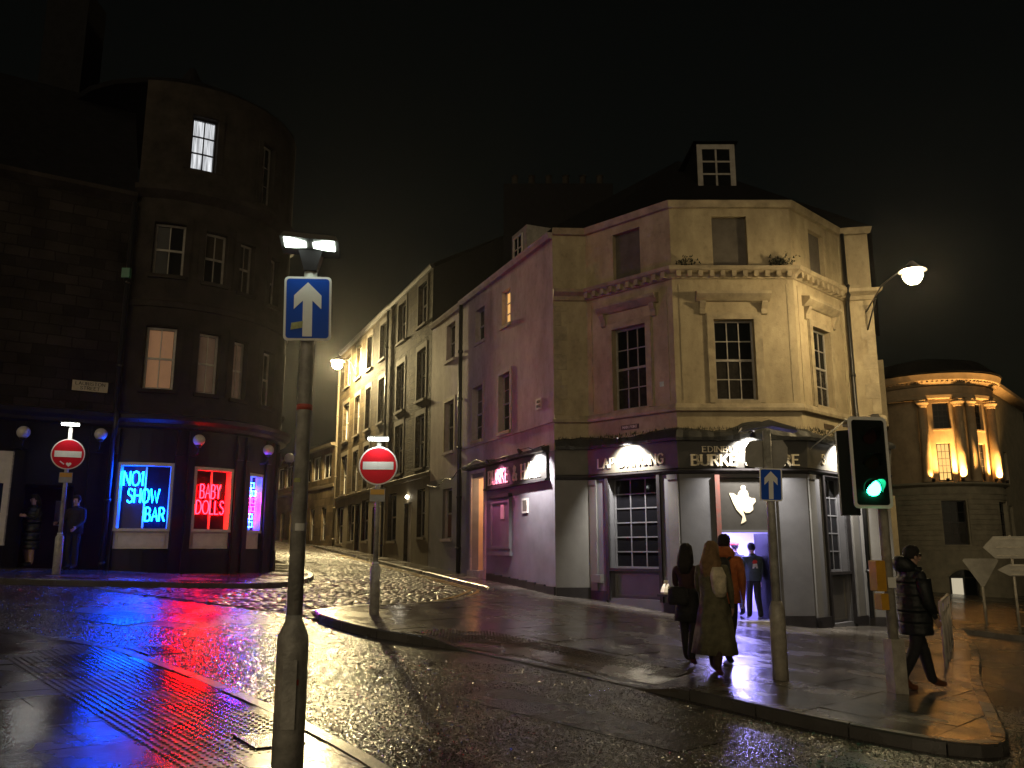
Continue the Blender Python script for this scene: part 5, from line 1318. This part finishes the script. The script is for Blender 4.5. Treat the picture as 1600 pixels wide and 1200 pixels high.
no_entry('no entry sign standing on the narrow pavement tip before the cobbled street', -2.34, 14.81, 3.10, 3.55, '', R(4))
no_entry('no entry sign with a white heart sticker before the bar entrance', -9.76, 18.53, 3.72, 4.36, 'heart', R(24))
# second one way post
x, y = 3.43, 11.30; zb = g(x, y) + .12
r = thing('sign_post', 'grey post with small unlit one way arrow sign before the pub door', 'sign post', (x, y, zb), 'one way sign posts', True, R(-6))
column(r, [(.10, -.15), (.10, .86), (.095, .89), (.066, .97)], M['pole_pale'], 'base'); column(r, [(.058, .97), (.054, 3.2)], M['pole'])
arrow_sign(r, 2.47, .145, .215, R(2))
k = MB(); flatpoly(k, [(-.24, 2.72), (.20, 2.70), (.27, 2.80), (.28, 2.98), (.22, 3.08), (-.22, 3.07), (-.28, 2.98), (-.29, 2.80)], .07, .085); k.build('sign_back_plate', M['sign_back'], r)
k = MB(); k.hexa([(-.36, -.16, 3.19), (.02, -.16, 3.25), (.02, .08, 3.25), (-.36, .08, 3.19)], [(-.34, -.14, 3.24), (.02, -.14, 3.33), (.02, .07, 3.33), (-.34, .07, 3.24)]); k.hexa([(.021, -.16, 3.25), (.38, -.16, 3.17), (.38, .08, 3.17), (.021, .08, 3.25)], [(.021, -.14, 3.33), (.36, -.14, 3.22), (.36, .07, 3.22), (.021, .07, 3.33)]); k.build('lamp_housing', M['lamp_case'], r)
# traffic signal
x, y = 4.80, 11.05; zb = g(x, y) + .12
r = thing('traffic_light', 'traffic light showing green on a grey pole at the kerb', 'traffic light', (x, y, zb), None, True, R(10))
k = MB(); k.box(-.09, .09, -.09, .09, -.15, .62); k.build('base', M['pole_pale'], r); k = MB(); k.box(-.095, .095, -.095, .095, .621, .645); k.build('base_cap', M['pole_pale'], r)
column(r, [(.062, .645), (.060, 3.45), (.062, 3.46), (.05, 3.5)], M['pole_pale'])
hx = -.27; hz = 2.84
k = MB(); plate(k, .27, .585, .06, -.235, -.222, hx, hz); bb = k.build('backing_board', M['sign_white'], r)
k = MB(); plate(k, .228, .543, .04, -.2375, -.235, hx, hz); k.build('board_face', M['signal_black'], bb)
k = MB(); k.box(hx - .15, hx + .15, -.22, -.07, hz - .50, hz + .50); hd = k.build('signal_housing', M['signal_black'], r)
for i, (cz, m_) in enumerate(((hz + .33, mat('unlit red lens', (.018, .004, .004), .2, spec=.2)), (hz, mat('unlit amber lens', (.016, .010, .003), .2, spec=.2)), (hz - .33, emit('green signal lens', (.02, 1.0, .42), 34)))):
    k = MB(); flatpoly(k, disc(hx, cz, .098, 28), -.262, -.2376); k.build('lens', m_, hd)
    k = MB(); n = 14
    for j in range(n):
        a0, a1 = R(-20 + 220 * j / n), R(-20 + 220 * (j + 1) / n)
        p0 = (hx + .115 * math.cos(a0), -.24, cz + .115 * math.sin(a0)); p1 = (hx + .115 * math.cos(a1), -.24, cz + .115 * math.sin(a1))
        d0 = .20 * max(.25, math.sin((a0 + R(20)) / R(220) * math.pi)); d1 = .20 * max(.25, math.sin((a1 + R(20)) / R(220) * math.pi))
        k.face([p0, p1, (p1[0], -.24 - d1, p1[2] - .015), (p0[0], -.24 - d0, p0[2] - .015)])
    k.build('visor', M['signal_black'], hd, True)
k = MB()
for i in range(24):
    t = i / 24
k = MB(); k.hexa([(hx - .34, -.06, hz - .66), (hx - .20, -.16, hz - .66), (hx + .02, .10, hz - .66), (hx - .22, .18, hz - .66)], [(hx - .34, -.06, hz + .42), (hx - .20, -.16, hz + .42), (hx + .02, .10, hz + .42), (hx - .22, .18, hz + .42)]); sh = k.build('side_signal_housing', M['signal_black'], r)
k = MB(); k.tube([(hx - .20, .0, hz + .50), (0, 0, hz + .50)], .02, 8); k.tube([(hx, -.10, hz + .45), (0, 0, hz + .45)], .02, 8); k.tube([(hx, -.10, hz - .45), (0, 0, hz - .45)], .02, 8); k.build('bracket', M['pole_pale'], r, True)
k = MB(); plate(k, .065, .19, .015, -.10, .06, -.16, 1.42); pb = k.build('push_button_box', M['yellow_box'], r)
k = MB(); plate(k, .052, .10, .012, -.10, .05, -.135, 1.10); k.build('push_button_box', M['yellow_box'], r)
k = MB(); k.box(-.055, .055, -.0725, -.068, 1.27, 1.40); k.build('notice', M['sign_white'], r)
# guard rail at the corner
gp = [(6.98, 14.2), (9.32, 18.6)]; r = thing('guard_rail', 'grey pedestrian guard rail at the kerb behind the hooded walker', 'railing', (*gp[0], g(*gp[0]) + .12))
d = Vector(gp[1]) - Vector(gp[0]); n = 33
Z = lambda p: g(*p) + .12
for i in range(n + 1):
    p = (gp[0][0] + d.x * i / n, gp[0][1] + d.y * i / n); z = Z(p); post = i % 11 == 0
    k = MB(); k.tube([(*p, z - (.1 if post else -.14)), (*p, z + (1.05 if post else .82))], .03 if post else .010, 8 if post else 6); k.build('post' if post else 'bar', M['mesh_grey'], r, True)
for hgt, rr in ((1.03, .026), (.83, .02), (.13, .02)):
    k = MB(); k.tube([(*gp[0], Z(gp[0]) + hgt), (*gp[1], Z(gp[1]) + hgt)], rr, 8); k.build('rail', M['mesh_grey'], r, True)
# signs on the island
x, y = 13.53, 24.95; zb = g(x, y) + .12
r = thing('give_way_sign', 'back of a small triangular give way sign on the traffic island', 'road sign', (x, y, zb), None, True, R(-20))
column(r, [(.04, -.1), (.04, 1.9)], M['pole_pale'], 'post')
k = MB(); flatpoly(k, [(-.42, 1.88), (.42, 1.88), (.46, 1.82), (.04, 1.10), (-.04, 1.10), (-.46, 1.82)], -.06, -.045); k.build('sign_plate', M['sign_back'], r)
x, y = 13.40, 23.35; zb = g(x, y) + .12
r = thing('direction_sign', 'back of a large pale arrow ended direction sign on the island', 'road sign', (x, y, zb), None, True, R(-14))
for px in (.12, 1.5): k = MB(); k.tube([(px, 0, -.1), (px, 0, 2.55)], .038, 10); k.build('post', M['pole_pale'], r, True)
for z0, z1, l0 in ((1.93, 2.52, -.58), (1.47, 1.78, -.28)):
    k = MB(); m_ = (z0 + z1) / 2; flatpoly(k, [(l0, m_), (l0 + .28, z1), (2.2, z1), (2.2, z0), (l0 + .28, z0)], -.065, -.05); p = k.build('sign_panel', M['sign_back'], r)
    for f in (.12, .5, .88):
        k = MB(); k.box(l0 + .32, 2.15, -.08, -.066, z0 + (z1 - z0) * f - .015, z0 + (z1 - z0) * f + .015); k.build('stiffener', M['pole_pale'], p)
# street lamps on wall brackets
def street_lamp(label, wall_pt, pos, r, strength, col_):
    t = thing('street_lamp', label, 'street lamp', wall_pt, 'street lamps on wall brackets')
    k = MB(); a, b = Vector(wall_pt), Vector(pos); k.tube([tuple(a), tuple(a * .6 + b * .4 + Vector((0, 0, .35))), tuple(b + Vector((0, 0, r + .12)))], .018, 8); k.tube([tuple(a + Vector((0, 0, -.5))), tuple(a * .75 + b * .25 + Vector((0, 0, .15)))], .02, 6); k.build('bracket', M['black_frame'], t, True)
    k = MB(); k.lathe([(.04, pos[2] + r + .14), (r * .8, pos[2] + r * 1.06), (r * 1.5, pos[2] + r * .60), (r * 1.54, pos[2] + r * .50), (r * 1.44, pos[2] + r * .54)], pos[0], pos[1], 20); k.build('lamp_cap', M['black_frame'], t, True)
    k = MB(); k.ball(pos, r, n=12, m=8); k.build('lamp_globe', emit('street lamp glow', col_, strength), t, True)
street_lamp('glowing yellow street lamp bracketed high on the stone tenement', (*fac(23.1, .02), 10.9), (*fac(23.1, 1.05), 11.10), .26, 3300, (1.0, .78, .38))
street_lamp('glowing yellow street lamp on a bracket at the right corner of the pub', (9.45, 21.74, 7.9), (8.98, 18.1, 7.69), .20, 360, (1.0, .76, .40))
# pale bundle standing in for a small bright spot on the window ledge
x, y = FL.at(2.33, .12); k = MB(); rnd = random.Random(2)
k.lathe([(.13, .66), (.145, .70), (.11, .80), (.06, .88), (.035, .90), (.05, .96)], x, y, 9)
for i, v in enumerate(k.v): k.v[i] = (v[0] + rnd.uniform(-.015, .015), v[1] + rnd.uniform(-.015, .015), v[2] + rnd.uniform(-.01, .01))
b_ = k.build('pale_bundle', mat('crumpled pale bundle', (.78, .70, .54), .7, .2, 12, .4, 30), None); tag(b_, 'small pale bundle standing on the ledge beside the pub window', 'bag')
k = MB(); pbox(k, FL, 2.18, 2.52, .60, .655, .0, .28); k.build('bundle_ledge', M['black_frame'], pub)

# ================================================================== people
def skin_body(joints, bones, root):
    names = list(joints); me = bpy.data.meshes.new('skeleton')
    me.from_pydata([joints[n][0] for n in names], [(names.index(a), names.index(b)) for a, b, _ in bones], [])
    o = bpy.data.objects.new('skeleton', me); COL.objects.link(o)
    o.modifiers.new('skin', 'SKIN'); sv = me.skin_vertices[0].data
    for i, n in enumerate(names):
        rr = joints[n][1]; sv[i].radius = rr if isinstance(rr, tuple) else (rr, rr); sv[i].use_root = (n == root)
    s = o.modifiers.new('sub', 'SUBSURF'); s.levels = 2; s.render_levels = 2
    bpy.context.view_layer.update()
    dg = bpy.context.evaluated_depsgraph_get()
    out = bpy.data.meshes.new_from_object(o.evaluated_get(dg)); bpy.data.objects.remove(o)
    return out
def loft(rings, n=18, jitter=0.0, seed=1, front=None):
    mb = MB(); rnd = random.Random(seed); base = 0
    ph = [rnd.uniform(0, 6.28) for _ in range(4)]
    for cx, cy, z, rx, ry in rings:
        for k in range(n):
            th = 2 * math.pi * k / n; w = 1 + jitter * (math.sin(5 * th + ph[0] + z * 3) + .6 * math.sin(8 * th + ph[1] - z * 5) + (.55 * math.sin(17 * th + ph[2] + z * 9) if n > 30 else 0))
            mb.v.append((cx + rx * w * math.cos(th), cy + ry * w * math.sin(th), z))
    for i in range(len(rings) - 1):
        for k in range(n):
            a = i * n + k; b = i * n + (k + 1) % n; mb.f.append((a, b, b + n, a + n))
    mb.f.append(tuple(range(n - 1, -1, -1))); e = (len(rings) - 1) * n; mb.f.append(tuple(e + k for k in range(n)))
    return mb
SKIN = mat('skin', (.42, .26, .19), .5, .1, 8)
def cloth(name, c, rough=.85): return mat(name, c, rough, .45, 9, 1.0, 13)
def person(label, loc, rz, h, top, legs, shoes, stride=.0, arms=((.1, .0), (.1, .0)), bulk=1.0, lean=0.0, zdrop=0.0):
    """arms: for left and right, (forward swing, elbow bend); local +y is the facing direction"""
    r = thing('person', label, 'person', loc, None, True, rz); r.scale = (h / 1.76,) * 3
    J = {}; S = lambda n, p, rad: J.__setitem__(n, (p, rad))
    ln = lambda z: lean * max(0, z - .9)
    S('pelvis', (0, 0, .96), (.145 * bulk, .115 * bulk)); S('waist', (0, ln(1.1), 1.10), (.135 * bulk, .105 * bulk)); S('chest', (0, ln(1.3), 1.30), (.165 * bulk, .12 * bulk)); S('collar', (0, ln(1.45), 1.44), (.10 * bulk, .075 * bulk))
    S('neck', (0, ln(1.5) + .01, 1.51), .052); S('skull', (0, ln(1.6) + .03, 1.60), (.072, .085)); S('crown', (0, ln(1.7) + .02, 1.69), (.074, .088)); S('top', (0, ln(1.74) + .01, 1.735), (.045, .05))
    B = [('pelvis', 'waist', 0), ('waist', 'chest', 0), ('chest', 'collar', 0), ('collar', 'neck', 3), ('neck', 'skull', 3), ('skull', 'crown', 3), ('crown', 'top', 3)]
    for i, sx in enumerate((-1, 1)):
        n = 'lr'[i]; fw, bend = arms[i]; y0 = ln(1.4)
        sh = Vector((sx * .185 * bulk, y0, 1.395)); el = sh + Vector((sx * .05, math.sin(fw) * .28, -math.cos(fw) * .28)); wr = el + Vector((-sx * .02, math.sin(fw + bend) * .25, -math.cos(fw + bend) * .25))
        dd = (wr - el).normalized(); pa = wr + dd * .07
        S(n + 'sh', tuple(sh), .066 * bulk); S(n + 'el', tuple(el), .050 * bulk); S(n + 'wr', tuple(wr), .030); S(n + 'pa', tuple(pa), (.020, .034))
        B += [('chest', n + 'sh', 0), (n + 'sh', n + 'el', 0), (n + 'el', n + 'wr', 0), (n + 'wr', n + 'pa', 3)]
        side = Vector((0, 1, 0)) if abs(dd.y) < .7 else Vector((0, 0, 1)); side = (side - dd * side.dot(dd)).normalized(); inn = Vector((-sx, 0, 0))
        for q, (off_, L_) in enumerate(((-.030, .060), (-.011, .075), (.009, .070), (.028, .058))):
            b0 = pa + side * off_ + dd * .028; b1 = b0 + dd * L_ * .5 + inn * .006; b2 = b1 + dd * L_ * .42 + inn * .022
            S(f'{n}f{q}a', tuple(b0), .0095); S(f'{n}f{q}b', tuple(b1), .009); S(f'{n}f{q}c', tuple(b2), .0075)
            B += [(n + 'pa', f'{n}f{q}a', 3), (f'{n}f{q}a', f'{n}f{q}b', 3), (f'{n}f{q}b', f'{n}f{q}c', 3)]
        t0 = wr + dd * .03 + side * .035; t1 = t0 + dd * .035 + side * .018 + inn * .01
        S(n + 'ta', tuple(t0), .011); S(n + 'tb', tuple(t1), .009); B += [(n + 'wr', n + 'ta', 3), (n + 'ta', n + 'tb', 3)]
        st = stride * (1 if i == 0 else -1)
        hip = Vector((sx * .085, 0, .90)); kn = Vector((sx * .09, st * .5 + .02 + (.05 if st < 0 else 0), .50)); an = Vector((sx * .09, st * 1.0 - .02, .095 + (.05 if st < -.15 else 0)))
        tz = .035 if st > -.15 else .03
        S(n + 'hip', tuple(hip), .088 * bulk); S(n + 'kn', tuple(kn), .080); S(n + 'an', tuple(an), .066); S(n + 'ball', (sx * .095, an.y + .12, tz + .012), (.042, .038)); S(n + 'toe', (sx * .10, an.y + .20, tz), (.035, .026))
        B += [('pelvis', n + 'hip', 1), (n + 'hip', n + 'kn', 1), (n + 'kn', n + 'an', 1), (n + 'an', n + 'ball', 2), (n + 'ball', n + 'toe', 2)]
    me = skin_body(J, B, 'pelvis')
    me.materials.clear()
    for m_ in (top, legs, shoes, SKIN): me.materials.append(m_)
    segs = [(Vector(J[a][0]), Vector(J[b][0]), z_, max(J[a][1]) if isinstance(J[a][1], tuple) else J[a][1]) for a, b, z_ in B]
    for p in me.polygons:
        p.use_smooth = True; c = p.center; best = 9e9
        for a, b, z_, rr in segs:
            d = b - a; t = max(0, min(1, (c - a).dot(d) / d.length_squared)); dist = (c - a - d * t).length - rr * .5
            if dist < best: best = dist; p.material_index = z_
    # nose, ears and eyes grow out of the same head
    bm = bmesh.new(); bm.from_mesh(me); hy = ln(1.62) + .03
    def lump(c, sx_, sy_, sz_, mi):
        res = bmesh.ops.create_icosphere(bm, subdivisions=2, radius=1.0)
        for v in res['verts']: v.co = Vector((c[0] + v.co.x * sx_, c[1] + v.co.y * sy_, c[2] + v.co.z * sz_))
        for f in {f for v in res['verts'] for f in v.link_faces}: f.material_index = mi; f.smooth = True
    lump((0, hy + .098, 1.612), .014, .020, .024, 3); lump((0, hy + .085, 1.575), .022, .010, .007, 3)
    for sx in (-1, 1): lump((sx * .078, hy - .012, 1.615), .012, .020, .032, 3); lump((sx * .030, hy + .083, 1.635), .010, .008, .007, 2)
    bm.to_mesh(me); bm.free()
    body = link('body', me, None, r)
    return r
def put(x, y, h=.12): return (x, y, g(x, y) + h + .002)
HAIR_D = cloth('dark brown hair', (.012, .009, .008)); HAIR_L = cloth('light brown hair', (.20, .12, .055)); HAIR_B = cloth('black hair', (.008, .007, .007))
BLACK = cloth('black cloth', (.010, .010, .011)); DENIM = cloth('dark jeans', (.014, .016, .022)); OLIVE = cloth('olive wool coat', (.11, .10, .055)); ORANGE = cloth('rust orange jacket', (.45, .13, .035)); GREEN = cloth('dark green jacket', (.045, .07, .06)); NAVY = cloth('black padded coat', (.007, .009, .011), .6); CREAM = cloth('cream fleece', (.62, .54, .38)); BROWN = cloth('brown leather shoes', (.14, .05, .02), .5); MAROON = cloth('dark maroon top', (.035, .012, .014)); WHITE = cloth('white trainers', (.5, .5, .5)); GREYC = cloth('dark grey backpack', (.030, .032, .030)); REDM = cloth('red print', (.55, .03, .03)); WHITEM = cloth('white print', (.7, .7, .68))
def hair_short(r, m_, sc=1.0, lean=0.0, hy=.02):
    k = loft([(0, hy - .015, 1.60, .070 * sc, .085 * sc), (0, hy - .02, 1.64, .088 * sc, .100 * sc), (0, hy - .005, 1.70, .090 * sc, .104 * sc), (0, hy, 1.745, .075 * sc, .085 * sc), (0, hy, 1.775, .035, .04)], 18, .03, 4)
    k.v = [(x, y - (.05 if (y > hy + .06 and z < 1.67) else 0), z) for x, y, z in k.v]
    return k.build('hair', m_, r, True)
def hair_long(r, m_, drop, wid=1.0, hy=.01):
    k = loft([(0, hy - .09, 1.60 - drop, .07 * wid, .035), (0, hy - .10, 1.60 - drop * .6, .115 * wid, .055), (0, hy - .085, 1.48, .125 * wid, .075), (0, hy - .06, 1.58, .115, .090), (0, hy - .02, 1.66, .100, .110), (0, hy, 1.73, .085, .095), (0, hy, 1.775, .04, .045)], 44, .06, 7)
    return k.build('hair', m_, r, True)
# woman in dark clothes, first of the walking group
r = person('woman with long dark hair in dark clothes, leftmost of the three walkers', put(2.42, 12.0), R(-28), 1.60, MAROON, cloth('black tights', (.012, .010, .010)), cloth('dark red boots', (.10, .02, .016), .5), .20, ((.5, .9), (-.2, .5)), .95)
hair_long(r, HAIR_D, .28, 1.0); loft([(0, 0, .62, .21, .16), (0, 0, .80, .19, .15), (0, 0, 1.0, .165, .135), (0, 0, 1.10, .15, .12)], 18, .03, 3).build('skirt', BLACK, r, True)
b_ = person
k = loft([(0, 0, 0, .13, .06), (0, 0, .05, .15, .07), (0, 0, .20, .14, .065), (0, 0, .24, .10, .04)], 14, .02, 5)
bag = k.build('handbag', BLACK, None, True); bag.location = (2.26, 11.85, g(2.26, 11.85) + .12 + .78); bag.rotation_euler = (0, 0, R(-30)); tag(bag, 'black shoulder bag at the side of the woman in dark clothes', 'bag')
# woman in the long olive coat
r = person('woman with long light brown hair in an ankle length olive coat', put(2.60, 11.25), R(-30), 1.66, OLIVE, cloth('dark stockings', (.03, .015, .012)), cloth('russet boots', (.12, .03, .018), .5), .24, ((.35, .7), (.1, .4)), 1.02)
hair_long(r, HAIR_L, .40, 1.15)
loft([(.0, .02, .27, .31, .29), (0, .01, .50, .27, .25), (0, 0, .80, .22, .19), (0, 0, 1.05, .175, .145), (0, 0, 1.25, .19, .145), (0, 0, 1.40, .15, .11), (0, 0, 1.46, .10, .08)], 44, .05, 9).build('coat', OLIVE, r, True)
k = loft([(.13, -.10, 1.02, .06, .05), (.13, -.12, 1.10, .10, .08), (.12, -.13, 1.30, .11, .09), (.10, -.10, 1.42, .07, .06)], 16, .03, 12); k.build('cream_scarf', CREAM, r, True)
# man in the orange jacket
r = person('man in a rust orange hooded jacket wearing a dark backpack', put(3.10, 12.6), R(-30), 1.78, ORANGE, BLACK, BLACK, .34, ((.25, .5), (-.15, .5)), 1.13)
hair_short(r, HAIR_B); loft([(0, -.02, 1.43, .15, .12), (0, -.04, 1.49, .17, .145), (0, -.05, 1.55, .145, .125), (0, -.06, 1.59, .10, .08)], 18, .03, 2).build('hood', ORANGE, r, True)
loft([(0, 0, .80, .205, .165), (0, 0, .95, .20, .165), (0, 0, 1.2, .205, .165), (0, 0, 1.36, .20, .14), (0, 0, 1.45, .12, .10)], 20, .03, 6).build('jacket', ORANGE, r, True)
rr = r
k = loft([(0, 0, 0, .12, .075), (0, 0, .04, .15, .10), (0, -.01, .22, .155, .11), (0, 0, .40, .135, .09), (0, .01, .46, .08, .05)], 18, .02, 15)
bp = thing('backpack', 'dark grey backpack on the man in the orange jacket', 'backpack', (3.10 - .22 * math.sin(R(30)), 12.6 - .22 * math.cos(R(30)), put(3.10, 12.6)[2] + 1.0), None, True, R(-30))
k.build('pack', GREYC, bp, True)
for sx in (-1, 1): k = MB(); k.tube([(sx * .10, .03, .42), (sx * .12, .15, .47), (sx * .13, .30, .40)], .018, 8); k.build('strap', GREYC, bp, True)
# two men going in at the door
r = person('man in a dark green jacket with red and white print entering the violet doorway', (5.74, 20.62, .062), R(6), 1.76, GREEN, BLACK, WHITE, .12, ((.15, .3), (.05, .2)), 1.12)
hair_short(r, HAIR_B); loft([(0, 0, .88, .195, .15), (0, 0, 1.05, .19, .15), (0, 0, 1.28, .20, .15), (0, 0, 1.40, .17, .12), (0, 0, 1.47, .08, .07)], 20, .025, 8).build('jacket', GREEN, r, True)
k = MB(); flatpoly(k, [(-.07, 1.30), (-.02, 1.27), (.05, 1.29), (.06, 1.34), (.02, 1.37), (-.03, 1.36)], -.160, -.150); k.build('red_print', REDM, r)
k = MB(); flatpoly(k, [(-.05, 1.27), (-.065, 1.17), (-.03, 1.17), (0, 1.22), (.03, 1.17), (.07, 1.17), (.05, 1.28)], -.162, -.150); k.build('white_print', WHITEM, r)
r = person('man in dark clothes with a red headband just inside the violet doorway', (5.62, 21.7, .062), R(10), 1.80, BLACK, BLACK, BLACK, .08, ((.1, .2), (.1, .2)), 1.05)
hair_short(r, HAIR_B); k = MB(); k.lathe([(.100, 1.675), (.106, 1.69), (.106, 1.72), (.100, 1.735)], 0, .01, 18); k.build('headband', cloth('red band', (.5, .05, .03)), r, True)
# hooded walker at the kerb
r = person('man in a long black padded coat walking right beside the traffic light', put(5.28, 11.5), R(-82), 1.82, NAVY, BLACK, BROWN, .26, ((.1, .5), (.0, .5)), 1.1, .05)
hair_short(r, HAIR_D, 1.0, 0, .055)
rings = []; z = .66
while z < 1.46:
    w_ = .215 if z < 1.3 else .215 - (z - 1.3) * .5; rings += [(0, .02, z, w_ * .97, w_ * .85), (0, .02, z + .035, w_ * 1.01, w_ * .89), (0, .02, z + .066, w_ * .98, w_ * .86)]; z += .07 + .022 * math.sin(z * 40)
loft(rings, 36, .03, 21).build('padded_coat', NAVY, r, True)
loft([(0, -.03, 1.44, .15, .13), (0, -.07, 1.52, .16, .15), (0, -.10, 1.60, .12, .10), (0, -.11, 1.64, .06, .05)], 16, .03, 5).build('hood', NAVY, r, True)
k = MB(); k.tube([(-.085, .06, 1.652), (-.075, .14, 1.655), (-.01, .158, 1.655), (.01, .158, 1.655), (.075, .14, 1.655), (.085, .06, 1.652)], .006, 6)
for sx in (-1, 1): k.ball((sx * .036, .152, 1.648), .026, .004, .020, 10, 6)
k.build('glasses', M['black_frame'], r, True)
for i, sx in enumerate((-1, 1)):
    k = loft([(sx * .235, .03, 1.36, .08, .09), (sx * .245, .03, 1.22, .078, .088), (sx * .25, .06, 1.06, .07, .075), (sx * .24, .13, .93, .055, .06)], 14, .03, 30 + i); k.build('sleeve', NAVY, r, True)
# two figures at the bar entrance
def at_bar(s, o): x, y = LW.at(s, o); return put(x, y)
r = person('woman in a long dark quilted coat smoking left of the bar entrance', at_bar(1.56, -.30), R(160), 1.66, NAVY, SKIN, BLACK, .04, ((.5, 1.3), (.3, .9)), .95)
hair_long(r, HAIR_D, .20)
rings = []; z = .42
while z < 1.44:
    w_ = .22 if z < 1.25 else .22 - (z - 1.25) * .5; rings += [(0, .0, z, w_ * .92, w_ * .76), (0, .0, z + .05, w_ * 1.02, w_ * .86), (0, .0, z + .10, w_ * .92, w_ * .76)]; z += .10 + .02 * math.sin(z * 33)
loft(rings, 20, .015, 22).build('quilted_coat', cloth('dark teal quilted coat', (.014, .020, .024), .5), r, True)
r = person('man in black leaning beside the bar entrance behind the no entry post', at_bar(.72, .24), R(170), 1.70, BLACK, BLACK, BLACK, .03, ((.2, .8), (.3, 1.1)), 1.1)
hair_short(r, HAIR_B)
k = loft([(0, 0, .84, .20, .16), (0, 0, 1.1, .195, .155), (0, 0, 1.32, .20, .15), (0, 0, 1.45, .10, .09)], 18, .02, 14); k.build('jacket', BLACK, r, True)

# ================================================================== thin haze volume added for halos round the lamps
mb = MB(); mb.box(-152, 252, -42, 422, -24, 24); hz_ = mb.build('haze', None, None)
hm = bpy.data.materials.new('added halo haze'); hm.use_nodes = True; t = hm.node_tree; t.nodes.clear()
vo = t.nodes.new('ShaderNodeVolumePrincipled'); oo = t.nodes.new('ShaderNodeOutputMaterial'); t.links.new(vo.outputs[0], oo.inputs['Volume'])
vo.inputs['Color'].default_value = (.95, .95, .95, 1); vo.inputs['Density'].default_value = .00028; vo.inputs['Anisotropy'].default_value = .86
hz_.data.materials.append(hm); structure(hz_, 'stuff'); hz_['label'] = 'thin haze added to give the lamps halos'; hz_['category'] = 'haze'
